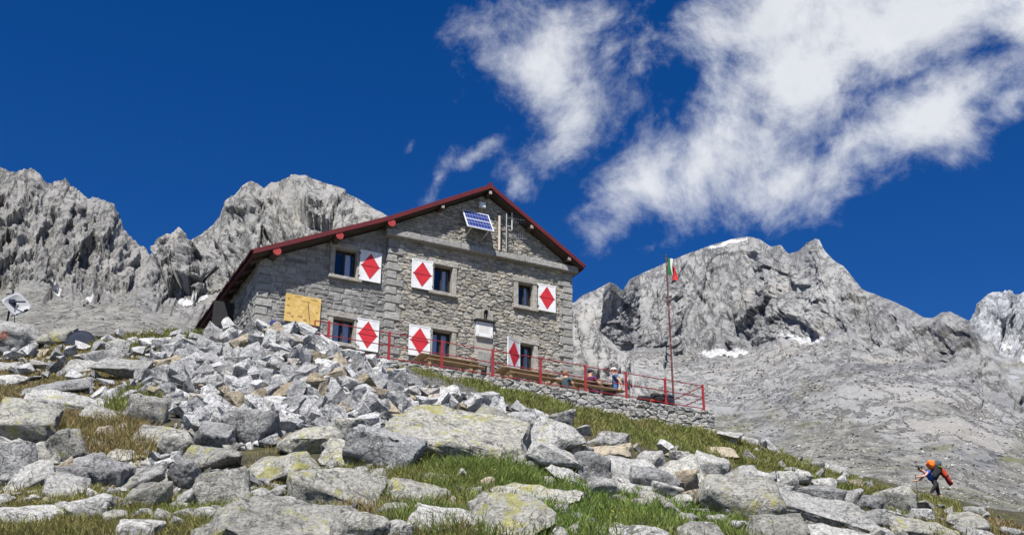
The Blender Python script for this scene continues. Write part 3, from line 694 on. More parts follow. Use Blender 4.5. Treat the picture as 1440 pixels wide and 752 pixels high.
# ---- windows and shutters
def window(key, y, jut):
    s0, s1, z0, z1 = OPEN[key]; w = MB(); r = random.Random(hash(key) % 97)
    f = MB().box(s0, s1, y+.20, y+.26, z0, z1).v
    t = 0.055; fr = MB()
    fr.box(s0, s0+t, y+.17, y+.23, z0, z1); fr.box(s1-t, s1, y+.17, y+.23, z0, z1); fr.box(s0+t, s1-t, y+.172, y+.228, z0, z0+t); fr.box(s0+t, s1-t, y+.172, y+.228, z1-t, z1)
    m = (s0+s1)/2; fr.box(m-.03, m+.03, y+.168, y+.232, z0+t, z1-t)
    wn = fr.build('window', M['dark_wood'], hut)
    MB().box(s0+t, s1-t, y+.195, y+.203, z0+t, z1-t).build('pane', M['glass'], wn)
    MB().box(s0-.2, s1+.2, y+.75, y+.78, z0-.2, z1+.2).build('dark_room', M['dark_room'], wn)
    # curtains: pleated cloth drawn to one side or both
    def curtain(a, b):
        n = 13; v = []; f = []
        for i in range(n):
            xx = a+(b-a)*i/(n-1); yy = y+.30+.022*math.sin(i*2.1); v += [(xx, yy, z0+.05), (xx, yy+.01, z1-.04)]
        for i in range(n-1): f.append((2*i, 2*i+2, 2*i+3, 2*i+1))
        link('curtain', mesh('curtain', v, f, M['curtain'], True), wn)
    if key.startswith('upper'): curtain(s0+(s1-s0)*.52, s0+(s1-s0)*.84)
    else: curtain(s0+.06, m-.06); curtain(m+.07, s1-.08)
    g = 0.006
    MB().bbox(s0-FR-.04, s1+FR+.04, y-.05-jut, y+.16, z1+g, z1+FR+.04, .018, jit=.006, rng=rng).build('lintel', M['frame_stone'], wn)
    MB().bbox(s0-FR, s0-.004, y-.035-jut, y+.16, z0+g, z1-g, .016, jit=.005, rng=rng).build('jamb', M['frame_stone'], wn)
    MB().bbox(s1+.004, s1+FR, y-.035-jut, y+.16, z0+g, z1-g, .016, jit=.005, rng=rng).build('jamb', M['frame_stone'], wn)
    MB().bbox(s0-FR-.03, s1+FR+.03, y-.10-jut, y+.16, z0-.13, z0-.004, .018, jit=.005, rng=rng).build('sill', M['frame_stone'], wn)
for k in OPEN: window(k, SET if 'wing' in k else 0.0, 0.02)
def shutter(s0, s1, z0, z1, y, hinge=None, ang=0):
    """board with rim; hinge = the edge it turns on"""
    e = MB(); w, h = s1-s0, z1-z0; hx = s0 if hinge != 'r' else s1; o0 = s0-hx
    e.bbox(o0, o0+w, -.035, 0, 0, h, .004)
    for (a, b, c, d) in ((o0, o0+w, 0, .045), (o0, o0+w, h-.045, h), (o0, o0+.045, .045, h-.045), (o0+w-.045, o0+w, .045, h-.045)): e.box(a, b, -.043, -.036, c, d)
    sh = e.build('shutter', M['white_paint'], hut, loc=(hx, y, z0), rot=(0, 0, ang))
    m = o0+w/2; mx_, mz = w*.42, h*.43; d = MB()
    d.prism([(m, h/2-mz), (m+mx_, h/2-.006), (m-mx_, h/2-.006)], -.041, -.037); d.prism([(m-mx_, h/2+.006), (m+mx_, h/2+.006), (m, h/2+mz)], -.041, -.037)
    d.build('diamond', M['red_diamond'], sh)
    st = MB(); st.box(o0+.02, o0+w-.02, -.048, -.044, h/2-.012, h/2+.012).build('strap', M['red_paint'], sh)
    b = MB(); hxx = (o0+w-.02, o0+w+.02) if hinge == 'r' else (o0-.02, o0+.02)
    for zz in (.12, h-.16): b.box(hxx[0], hxx[1], -.05, .03, zz, zz+.05)
    b.build('hinge', M['iron'], sh)
    return sh
shutter(3.31, 4.07, 3.77, 4.87, SET-.07, 'l'); shutter(3.34, 4.11, 1.33, 2.43, SET-.07, 'l')
shutter(5.13, 5.90, 3.79, 4.87, -.07, 'r'); shutter(5.12, 5.89, 1.38, 2.46, -.07, 'r')
shutter(9.98, 10.68, 3.83, 4.86, -.07, 'l'); shutter(9.24-.75, 9.24, 1.40, 2.49, -.07, 'r', R(30))
MB().box(7.72, 8.02, -.03, .06, 0.82, 1.40).build('vent', M['dark_room'], hut)
bk = MB()
for a in (7.70, 8.02): bk.bbox(a, a+.10, -.07, .06, .80, 1.42, .012)
bk.bbox(7.68, 8.14, -.08, .06, 1.43, 1.92, .015); bk.build('vent_surround', M['cut_stone'], hut)

# ---- roof
VO = 0.42                                   # overhang over the gable
yf = -VO
rf = MB()
def slab(a, b, y0, y1, t0, t1):
    rf.prism([(a[0], a[1]-t1), (b[0], b[1]-t1), (b[0], b[1]-t0), (a[0], a[1]-t0)], y0, y1)
yb_ = DEPTH+0.35
slab(RL1, APEX, yf+.04, yb_, .05, THK-.02); slab(APEX, RR, yf+.04, yb_, .05, THK-.02); slab((RL2[0], RL2[1]), RL1, yf+.04, yb_, .05, THK-.02)
roof = rf.build('roof', M['soffit'], hut)
def roof_panels(a, b, n, ov):
    """metal sheets laid from eave to ridge, each lapping the next one behind it"""
    L = (yb_-yf)/n; d = Vector((b[0]-a[0], 0, b[1]-a[1])).normalized(); up = Vector((-d.z, 0, d.x)); up = up if up.z > 0 else -up
    for i in range(n):
        y0 = yf+i*L; y1 = y0+L+.06
        p = MB(); A, B = Vector((a[0], 0, a[1]))-d*ov, Vector((b[0], 0, b[1])); t = 0.035; l0, l1 = .032, -.012
        v = []
        for (q, k) in ((A, 0), (B, 0), (B, 1), (A, 1)):
            yy, lf = (y0, l0) if k == 0 else (y1, l1); w = q+up*(lf-.045); v.append((w.x, yy, w.z)); w = w+up*t; v.append((w.x, yy, w.z))
        p.add(v, [(0, 2, 4, 6), (1, 7, 5, 3), (0, 1, 3, 2), (2, 3, 5, 4), (4, 5, 7, 6), (6, 7, 1, 0)])
        p.build('roof_panel', M['red_metal'], roof)
roof_panels(RL2, RL1, 8, .10); roof_panels(RL1, APEX, 8, -.002); roof_panels(RR, APEX, 8, .10)
vb = MB()
def verge(a, b, t=.155):
    vb.prism([(a[0], a[1]-t), (b[0], b[1]-t), (b[0], b[1]+.012), (a[0], a[1]+.012)], yf-.03, yf+.035)
verge(RL2, RL1); verge(RL1, APEX); verge(APEX, RR)
vb.build('fascia', M['red_metal'], roof)
rc = MB(); rc.tube([(APEX[0], yf-.02, APEX[1]+.02), (APEX[0], yb_, APEX[1]+.02)], .07, 8); rc.build('ridge_cap', M['red_metal'], roof)
ev = MB(); d_ = .12
ev.box(RL2[0]+.0, RL2[0]+.05, yf+.04, yb_, RL2[1]-.20, RL2[1]-.05); ev.build('eave_board', M['red_metal'], roof)
ev = MB(); ev.box(RR[0]-.05, RR[0], yf+.04, yb_, RR[1]-.20, RR[1]-.05); ev.build('eave_board', M['red_metal'], roof)
# purlins: round logs with red ends on the wing side, squared beams on the other
def round_purlin(s, r):
    z = roof_top(s)-THK-r+.07; p = MB(); p.tube([(s, yf+.0, z), (s, SET+.1, z)], r, 16); o = p.build('purlin', M['beam'], roof)
    e = MB(); e.tube([(s, yf-.012, z), (s, yf-.002, z)], r+.004, 18); e.build('red_end', M['red_end'], o)
for (x_, y_, r_) in ((390, 350, .135), (478, 329, .13), (551, 311, .135)):
    s_, z_, t_ = on_plane(x_, y_, VO); round_purlin(s_, r_)
for s_ in (6.08, 7.91, 9.58, 11.11):
    z = roof_top(s_)-THK; z -= .05 if s_ == 7.91 else 0.0; p = MB(); p.bbox(s_-.065, s_+.065, yf+.02, .05, z-.13, z+.01, .008); o = p.build('purlin', M['beam'], roof)
    MB().box(s_-.055, s_+.055, yf+.006, yf+.018, z-.12, z).build('pale_end', M['frame_stone'], o)
# small rafters and a dark side door or hatch under the left eave
for i in range(9):
    y_ = yf+.5+i*.9; p = MB(); p.prism([(RL2[0]+.08, RL2[1]-THK-.09), (.1, roof_top(.1)-THK-.09), (.1, roof_top(.1)-THK), (RL2[0]+.08, RL2[1]-THK)], y_, y_+.09); p.build('rafter', M['beam'], roof)
sd = MB().box(-.06, .05, 3.2, 4.0, 2.65, 3.45).build('side_window', M['dark_wood'], hut)
MB().box(-.68, -.05, 3.38, 3.43, 2.6, 3.5).build('shutter', M['iron'], hut)

# ------------------------------------------------------------------ things fixed to the facade
def hut_empty(name, s, o, z, label, cat, group=None): return empty(name, hut_pt(s, o, z), YAW, label, cat, group)
# sundial
sd_ = hut_empty('sundial', 0.90, -SET+.09, 1.90, 'yellow painted sundial board with dark numerals on the hut wall', 'sundial')
def mat_board():
    k = NT('sundial_yellow'); p = k.pos(); k.b.inputs['Roughness'].default_value = 0.7
    c = k.ramp(k.noise(p, 2.5, 5, .6), [(0.3, (0.50, 0.33, 0.09)), (0.7, (0.62, 0.43, 0.15))]); c = k.mix(k.math('MULTIPLY', k.step(k.noise(p, 6, 5), .52, .66), .6), c, (0.72, 0.52, 0.24)); k.color(c); return k.m
M['ink'] = plain('dark_ink', (0.09, 0.05, 0.02), 0.8, 0.2)
W_, H_ = 1.18, 0.94
MB().bbox(0, W_, 0, .04, 0, H_, .004).build('board', mat_board(), sd_)
def text(body, x, z, size, parent, mat, y=-.004, name='numeral', rz=0):
    cu = bpy.data.curves.new('txt', 'FONT'); cu.body = body; cu.size = size; cu.align_x = 'CENTER'; cu.align_y = 'CENTER'; cu.extrude = 0.0015; cu.resolution_u = 3
    tmp = bpy.data.objects.new('txt', cu); col.objects.link(tmp); dg = bpy.context.evaluated_depsgraph_get(); me = bpy.data.meshes.new_from_object(tmp.evaluated_get(dg))
    bpy.data.objects.remove(tmp); me.materials.clear(); me.materials.append(mat); me.name = name
    return link(name, me, parent, (x, y, z), (R(90), 0, rz))
for (b, x, z) in (('VI', .10, .76), ('VII', .09, .53), ('VIII', .14, .27), ('IX', .26, .18), ('X', .47, .22), ('XI', .56, .22), ('XII', .68, .12), ('I', 1.10, .66), ('II', 1.07, .44)): text(b, x, z, .095, sd_, M['ink'])
hl = MB()
for (a, b, z) in ((.30, .48, .87), (.84, 1.06, .84), (.50, .80, .74)):
    x = a
    while x < b: hl.box(x, x+.018, -.003, -.001, z, z+.03); x += .032
for k in range(5):
    a = R(250+k*12); hl.tube([(.74+.1*math.cos(a), -.002, .72+.1*math.sin(a)), (.74+.5*math.cos(a), -.002, .72+.5*math.sin(a))], .0022, 4)
hl.build('faded_lettering', M['ink'], sd_)
MB().tube([(.74, -.002, .75), (.80, -.10, .14)], .009, 6).build('gnomon', M['iron'], sd_)
# plaque with arched niche
pq = hut_empty('memorial_plaque', 7.60, .05, 2.45, 'white marble plaque under a small arched niche on the hut wall', 'plaque')
MB().bbox(0, .62, -.02, .10, .02, .56, .006).build('tablet', M['white_paint'], pq)
ll = MB(); r_ = random.Random(3)
for i, z in enumerate((.44, .375, .31, .245, .18)):
    x = .10
    while x < .52-r_.uniform(0, .08): w = r_.uniform(.02, .06); ll.box(x, x+w, -.0235, -.021, z, z+.014); x += w+.016
ll.build('inscription', plain('faded_gilt', (0.45, 0.37, 0.2), .6), pq)
bo = MB()
for (x, z) in ((.06, .08), (.56, .08), (.06, .5), (.56, .5)): bo.tube([(x, -.03, z), (x, -.02, z)], .018, 8)
bo.build('bolt', M['iron'], pq)
MB().bbox(-.06, .70, -.10, .10, .57, .64, .01).build('ledge', M['iron'], pq)
arc = [(.16, .65)]+[(.33+.17*math.cos(a), .92+.17*math.sin(a)) for a in np.linspace(math.pi, 0, 10)]+[(.50, .65)]
inn = [(.24, .65)]+[(.33+.09*math.cos(a), .90+.11*math.sin(a)) for a in np.linspace(math.pi, 0, 10)]+[(.42, .65)]
na = MB(); n_ = len(arc)
na.add([(x, -.08, z) for x, z in arc]+[(x, -.08, z) for x, z in inn]+[(x, .1, z) for x, z in arc]+[(x, .1, z) for x, z in inn],
       [(i, i+1, n_+i+1, n_+i) for i in range(n_-1)]+[(i+1, i, 2*n_+i, 2*n_+i+1) for i in range(n_-1)]+[(n_+i, n_+i+1, 3*n_+i+1, 3*n_+i) for i in range(n_-1)])
na.build('niche_arch', M['frame_stone'], pq)
MB().prism(inn, .06, .09).build('niche_back', M['dark_room'], pq)
MB().tube([(.33, 0, .652), (.33, 0, .74), (.33, 0, .84), (.33, 0, .88), (.33, 0, .94)], [.05, .045, .04, .02, .028], 8).build('statuette', M['iron'], pq)
# floodlight
fl = hut_empty('floodlight', 7.70, .14, 7.42, 'small pale floodlight box high under the gable peak', 'floodlight')
MB().bbox(-.13, .13, -.07, .07, -.11, .11, .012).build('housing', plain('lamp_grey', (0.5, 0.49, 0.45), .5), fl); MB().box(-.10, .10, -.085, -.071, -.085, .085).build('lens', M['white_paint'], fl)
MB().box(-.03, .03, .071, .14, -.03, .03).build('bracket', M['iron'], fl)
# solar panel: top edge near the wall, bottom edge held out on struts
PA = .12; tl = on_plane(650, 295, PA); tr = on_plane(686.5, 304, PA)
best = min(np.arange(PA, 1.5, .01), key=lambda b: abs(on_plane(657.5, 318, b)[0]-tl[0])); bl = on_plane(657.5, 318, best)
sp = hut_empty('solar_panel', tl[0], PA, tl[1], 'blue solar panel in white frame tilted out from the gable', 'solar panel')
pw = tr[0]-tl[0]; dz = bl[1]-tl[1]; dy = -(best-PA); plen = math.hypot(dz, dy); ang = math.atan2(-dy, -dz)
inc = bpy.data.objects.new('tilt', None)
bpy.data.objects.remove(inc)
def tilt_build(mb, name, mat):
    c, s = math.cos(ang), math.sin(ang); mb.v = [(x, y*c+z*s, -y*s*1.0+z*c) for x, y, z in mb.v]; return mb.build(name, mat, sp)
fm = MB()
for (a, b, c, d) in ((0, pw, -.035, 0), (0, pw, -plen, -plen+.035), (0, .035, -plen+.035, -.035), (pw-.035, pw, -plen+.035, -.035), (.035, pw-.035, -plen/2-.015, -plen/2+.015)): fm.box(a, b, -.02, .02, c, d)
tilt_build(fm, 'frame', plain('panel_frame', (0.62, 0.64, 0.67), .4, .05, 4, 0, .0))
def mat_cell():
    k = NT('solar_cell'); tc_ = k.n('ShaderNodeTexCoord').outputs['Object']; k.b.inputs['Roughness'].default_value = 0.35
    br = k.n('ShaderNodeTexBrick', {'Vector': k.scaled(tc_, (1, 1, 1)), 'Color1': (0.012, 0.022, 0.12, 1), 'Color2': (0.018, 0.03, 0.15, 1), 'Mortar': (0.18, 0.22, 0.40, 1), 'Scale': 1.0, 'Mortar Size': .007, 'Brick Width': .115, 'Row Height': .115}, offset=0.0)
    k.color(br.outputs['Color']); return k.m
mc = mat_cell()
for (z0, z1) in ((-plen/2+.017, -.037), (-plen+.037, -plen/2-.017)):
    q = MB(); q.box(.037, pw-.037, -.010, .010, z0, z1); tilt_build(q, 'cell_panel', mc)
st = MB()
for x in (.18, pw-.18):
    st.tube([(x, dy*.96+.03, dz*.97), (x, .14, dz*1.12)], .018, 6); st.tube([(x, .02, -.03), (x, .14, -.06)], .018, 6)
st.build('strut', M['white_paint'], sp)
# antennas
an = hut_empty('antenna_mast', *on_plane(702, 352, .22)[:1], .22, on_plane(702, 352, .22)[1], 'antenna mast with pale tube and rod aerials beside the solar panel', 'antenna')
MB().tube([(0, 0, 0), (0, 0, 1.35)], .045, 10).build('pale_tube', plain('pale_plastic', (0.52, 0.46, 0.38), .6), an)
MB().tube([(.28, 0, .1), (.28, 0, 1.55)], .025, 8).build('pole', plain('galvanised', (0.42, 0.43, 0.44), .4, .1, 8, 0, .6), an)
a2 = MB(); a2.tube([(.50, 0, .9), (.50, 0, 1.6)], .02, 8); a2.tube([(.28, 0, 1.0), (.50, 0, 1.05)], .012, 6); a2.build('short_pole', plain('pale_metal', (0.6, 0.6, 0.6), .4), an)
for (z, n_) in ((1.35, 6), (.62, 5)):
    y_ = MB(); y_.tube([(.28, 0, z), (1.05, -.1, z)], .010, 6)
    for i in range(n_): x = .55+i*.09; y_.tube([(x, -.05, z-.18+.012*i), (x, -.05, z+.18-.012*i)], .006, 5)
    y_.build('rod_aerial', plain('aerial_metal', (0.40, 0.41, 0.42), .35, .1, 8, 0, .7), an)
bb = MB()
for z in (.25, 1.0): bb.box(-.05, .32, .02, .05, z, z+.04); bb.box(.10, .14, .05, .22, z, z+.04)
bb.build('bracket', M['iron'], an)

# ------------------------------------------------------------------ terrace
def mat_dry():
    return mat_stone('dry_stone', [(0.0, (0.34, 0.34, 0.33)), (0.4, (0.50, 0.495, 0.475)), (0.8, (0.60, 0.59, 0.56)), (1.0, (0.48, 0.45, 0.40))], warm=.18)
TS0, TS1 = 0.6, on_plane(1002, 575, RAIL_OFF)[0]
tw = empty('terrace_wall', hut_pt(0, 0, 0), YAW, 'dry stone retaining wall carrying the terrace under the red railing', 'stone wall')
core = MB(); core.box(TS0, TS1-.05, -RAIL_OFF-.05, -RAIL_OFF+.5, -2.2, -.12); core.box(TS1-.5, TS1-.05, -RAIL_OFF+.5, 1.5, -2.6, -.12)
cw = core.build('core', M['mortar'], tw)
tp = cells(TS0, TS1, -2.0, -.02, .31, .15, 33, jit=.42)
lay(tp, -RAIL_OFF-.05, mat_dry(), tw, gap=.007, proud=.055, bev=.03, seed=34, limit=300)
fl_ = MB(); fl_.box(TS0, TS1-.1, -RAIL_OFF+.2, .0, -.5, -.03); tag(fl_.build('terrace_floor', M['mortar'], loc=hut_pt(0, 0, 0), rot=(0, 0, YAW)), kind='structure')
# railing
rl = empty('railing', hut_pt(0, RAIL_OFF, 0), YAW, 'red painted steel railing along the terrace edge', 'railing')
posts = []
for x in (463, 548, 622, 693, 760, 823, 880, 935, 988):
    s_, z_, t_ = on_plane(x, 450+.1707*(x-443), RAIL_OFF); posts.append((s_, z_))
ztop = float(np.mean([p[1] for p in posts])); zmid = ztop-.40; zlow = ztop-.80
for s_, z_ in posts: MB().bbox(s_-.035, s_+.035, -.03, .03, -.12, ztop+.05, .005).build('post', M['red_paint'], rl)
s0 = on_plane(443, 450, RAIL_OFF)[0]; sE = posts[-1][0]
for zz in (ztop, zmid, zlow):
    for a, b in zip([s0]+[p[0] for p in posts[:-1]], [p[0] for p in posts]):
        if zz == zlow and a == s0: continue
        MB().tube([(a, -.01+.004*rng.uniform(-1, 1), zz+rng.uniform(-.006, .006)), (b, -.01, zz+rng.uniform(-.006, .006))], .016, 8).build('rail', M['red_paint'], rl)
    MB().tube([(sE, 0, zz), (sE, 3.1, zz)], .016, 8).build('rail', M['red_paint'], rl)
MB().tube([(s0, -.01, ztop+.0), (s0, -.01, -.1)], .022, 8).build('post', M['red_paint'], rl)
MB().bbox(sE-.035, sE+.035, 3.07, 3.13, -.12, ztop+.05, .005).build('post', M['red_paint'], rl)
# flagpole
fs, fz, ft = on_plane(947, 556, .6); fts, ftz, _ = on_plane(936.5, 360, .6)
fp = hut_empty('flagpole', fs, .6, -.05, 'tall rusty red flagpole with tricolour flag at the terrace end', 'flagpole')
def mat_pole():
    k = NT('rusty_pole'); p = k.pos(); k.b.inputs['Roughness'].default_value = .6
    k.color(k.ramp(k.noise(p, 5, 5, .7), [(.35, (0.06, 0.025, 0.024)), (.58, (0.14, 0.04, 0.036)), (.72, (0.34, 0.28, 0.25))])); return k.m
PH = ftz+.05; lean = fts-fs
MB().tube([(0, 0, -.4), (lean*.5, 0, PH*.5), (lean, 0, PH)], [.040, .034, .026], 10).build('pole', mat_pole(), fp)
MB().tube([(lean, 0, PH), (lean, 0, PH+.06)], [.045, .02], 10).build('finial', M['iron'], fp)
flag = None
def flag_v(u, w):
    # u across the cloth from the hoist, w down; hangs in soft folds
    x = u*.38; sag = u*u*.34; y = .10*math.sin(u*9+w*1.6)*min(1, u*2.5); z = -w*.74*(1-.06*u)-sag*(1-.25*w)
    return (x+.02*math.sin(w*6+u*4), y, z)
for nm, a, b, c in (('green_stripe', 0, 1/3, (0.012, 0.13, 0.045)), ('white_stripe', 1/3, 2/3, (0.50, 0.50, 0.48)), ('red_stripe', 2/3, 1, (0.48, 0.025, 0.03))):
    v = []; f = []; nu, nw = 8, 14
    for i in range(nu+1):
        for j in range(nw+1):
            q = flag_v(a+(b-a)*i/nu, j/nw); v.append((lean+.035+q[0], q[1], PH-.02+q[2]))
    for i in range(nu):
        for j in range(nw): k = i*(nw+1)+j; f.append((k, k+1, k+nw+2, k+nw+1))
    o = link(nm if flag is None else nm, mesh(nm, v, f, plain(nm, c, .85, .08), True), None)
    if flag is None: flag = o; o.name = 'flag'; o['label'] = 'green white and red hanging flag'; o.parent = fp
    else: o.parent = flag
# picnic tables
M['plank'] = plain('weathered_plank', (0.23, 0.155, 0.09), .8, .3, 5, .4)
def table(s, o, ln, label):
    t = hut_empty('picnic_table', s, o, -.03, label, 'picnic table', 'wooden tables on the terrace')
    for i in range(4): MB().bbox(0, ln, -.36+i*.185, -.36+i*.185+.172, .735, .775, .006).build('tabletop_plank', M['plank'], t)
    for sg in (-1, 1): MB().bbox(.02, ln-.02, sg*.72-.13, sg*.72+.13, .42, .46, .006).build('bench', M['plank'], t)
    for x in (.3, ln-.3):
        for sg in (-1, 1): MB().tube([(x, sg*.62, 0), (x, sg*.18, .735)], .045, 4).build('leg', M['plank'], t)
        MB().box(x-.03, x+.03, -.78, .78, .36, .415).build('crossbar', M['plank'], t); MB().box(x-.035, x+.035, -.34, .34, .685, .732).build('batten', M['plank'], t)
    return t
for (xa, xb, y, o, lb) in ((586, 668, 505, 1.8, 'brown picnic table below the lower middle window, nearest the rubble heap'), (700, 775, 522, 1.8, 'brown picnic table below the half-open lower right shutter'), (790, 862, 536, 1.75, 'brown picnic table where three people sit')):
    a = on_plane(xa, y, o)[0]; b = on_plane(xb, y, o)[0]; table(a, o, b-a, lb)

# ------------------------------------------------------------------ dishes on the left
M['dish'] = plain('dish_grey', (0.34, 0.355, 0.37), .45, .06, 3); M['dish_dark'] = plain('dish_dark', (0.028, 0.033, 0.05), .9, .12, 2, spec=.1)
def ground_at(px, py, default):
    t = ground_hit(px, py)[0]; t = default if np.isnan(t) else t; P = at(px, py, t); return P, t
q = at(33, 430, 42.0)
dsh = empty('satellite_dish', (float(q[0])-.85, float(q[1]), float(ground_z(q[0], q[1]))-.1), 0, 'pale square-cornered satellite dish on a pole at the left edge', 'satellite dish')
bz = float(q[2])-dsh.location.z
def disc(w, h, depth, n=28, m=6, p_=5.0):
    v = [(0, depth, 0)]; f = []
    for j in range(1, m+1):
        for i in range(n):
            a = 2*math.pi*i/n; k = j/m; e = 1/(abs(math.cos(a))**p_+abs(math.sin(a))**p_)**(1/p_); v.append((w*k*e*math.cos(a), depth*(1-k*k), h*k*e*math.sin(a)))
    for i in range(n): f.append((0, 1+i, 1+(i+1) % n))
    for j in range(m-1):
        for i in range(n): a = 1+j*n+i; b = 1+j*n+(i+1) % n; f.append((a, b, b+n, a+n))
    return v, f
v, f = disc(.40, .42, .10); rotm = Euler((R(-12), R(42), R(8))).to_matrix()
o = link('reflector', mesh('reflector', v, f, M['dish'], True), dsh, (.62, -.02, bz+.05), (R(-25), R(43), R(20))); sm = o.modifiers.new('solid', 'SOLIDIFY'); sm.thickness = .015
MB().tube([(.35, .05, -.3), (.38, .05, bz+.62)], .035, 8).build('pole', M['dish_dark'], dsh)
ar = MB(); ar.tube([(.5, -.05, bz-.42), (1.05, -.25, bz-.28)], .018, 6); ar.tube([(1.03, -.25, bz-.28), (1.14, -.27, bz-.25)], .045, 8); ar.build('feed_arm', M['dish_dark'], dsh)
mt = MB(); mt.box(.3, .95, -.14, -.11, bz+.08, bz+.13); mt.box(.33, .55, -.13, .05, bz+.05, bz+.2); mt.tube([(.6, -.08, bz-.1), (.72, -.1, bz-.9)], .015, 6); mt.build('mount', M['dish_dark'], dsh)
q, t_ = ground_at(111, 489, 38)
dd = empty('dark_dish', (float(q[0]), float(q[1]), float(q[2])-.25), 0, 'dark grey round disc standing half sunk in brown grass', 'disc')
v, f = disc(.46, .46, .05); v = [(x, y, z) for x, y, z in v]
n = 36; v = [(0, -.03, 0)]; f = []
for k in (0.6, 1.0):
    for i in range(n): a = 2*math.pi*i/n; v.append((.46*k*math.cos(a), -.03*(1-k*k), .46*k*math.sin(a)))
for i in range(n): f += [(0, 1+i, 1+(i+1) % n), (1+i, 1+n+i, 1+n+(i+1) % n, 1+(i+1) % n)]
o = link('disc', mesh('disc', v, f, M['dish_dark'], True), dd, (0, 0, .42), (R(-14), 0, R(6))); o.modifiers.new('solid', 'SOLIDIFY').thickness = .03
rm = MB(); rm.tube([(.46*math.cos(2*math.pi*i/n), 0, .46*math.sin(2*math.pi*i/n)) for i in range(n+1)], .016, 6); rm.build('rim', M['dish_dark'], dd, loc=(0, 0, .42), rot=(R(-14), 0, R(6)))

# ------------------------------------------------------------------ rocks
RM = {'pale': granite('granite_pale', (0.33, 0.33, 0.32), (0.57, 0.565, 0.54), 0.08, 0.0, 1.0, .5),
      'lichen': granite('granite_lichen', (0.28, 0.277, 0.25), (0.48, 0.47, 0.42), 0.75, 0.0, 1.0, .72),
      'light_lichen': granite('granite_light_lichen', (0.30, 0.295, 0.27), (0.52, 0.51, 0.465), 0.40, 0.0, 1.0, .68),
      'grey': granite('granite_grey', (0.23, 0.233, 0.237), (0.44, 0.44, 0.435), 0.0, 0.0, 1.0, .6),
      'tan': granite('granite_tan', (0.34, 0.285, 0.20), (0.52, 0.45, 0.34), 0.0, 0.0, .9, .4),
      'rubble': granite('granite_rubble', (0.36, 0.365, 0.37), (0.66, 0.66, 0.655), 0.0, 0.15, 1.0, .5)}
def hull_points(r, n, box, dims):
    out = []
    for _ in range(n):
        d = r.normal(size=3); d /= np.linalg.norm(d); d = np.sign(d)*np.abs(d)**box; d /= max(np.abs(d).max(), 1e-6)**.75
        out.append(d*dims)
    return out
def rock_mesh(name, seed, dims, box=.6, n=16, cuts=0, amp=0.03, soft=0, mat=None, smooth=False, slant=(0, 0), top_flat=None):
    """angular block: convex hull of points on a rounded box, split finer and roughened"""
    r = np.random.RandomState(seed); dims = np.array(dims)/2; bm = bmesh.new()
    for p in hull_points(r, n, box, dims): bm.verts.new(p)
    res = bmesh.ops.convex_hull(bm, input=bm.verts); bmesh.ops.delete(bm, geom=[g for g in res['geom_interior'] if isinstance(g, bmesh.types.BMVert)], context='VERTS')
    bmesh.ops.dissolve_limit(bm, angle_limit=R(9), verts=bm.verts, edges=bm.edges); bmesh.ops.triangulate(bm, faces=bm.faces)
    if cuts:
        L = np.mean(dims)
        for it in range(cuts):
            bmesh.ops.subdivide_edges(bm, edges=bm.edges, cuts=1, use_grid_fill=True)
            if it < soft: bmesh.ops.smooth_vert(bm, verts=bm.verts, factor=.35, use_axis_x=True, use_axis_y=True, use_axis_z=True)
        bm.normal_update(); co = np.array([v.co for v in bm.verts]); no = np.array([v.normal for v in bm.verts])
        q = co/L; o = seed*7.31
        d = amp*L*(1.6*fbm(q[:, 0]*1.3+o, q[:, 1]*1.3, q[:, 2]*1.3, o=5, seed=seed, g=.58)*2 - .3*np.maximum(0, ridged(q[:, 0]*.9+o, q[:, 1]*.9, q[:, 2]*1.6, o=2, seed=seed+5)-.80)*3)
        co = co+no*d[:, None]
        for v, c in zip(bm.verts, co): v.co = c
    bmesh.ops.recalc_face_normals(bm, faces=bm.faces); me = bpy.data.meshes.new(name); bm.to_mesh(me); bm.free()
    if mat: me.materials.append(mat)
    if smooth: me.polygons.foreach_set('use_smooth', [True]*len(me.polygons))
    return me
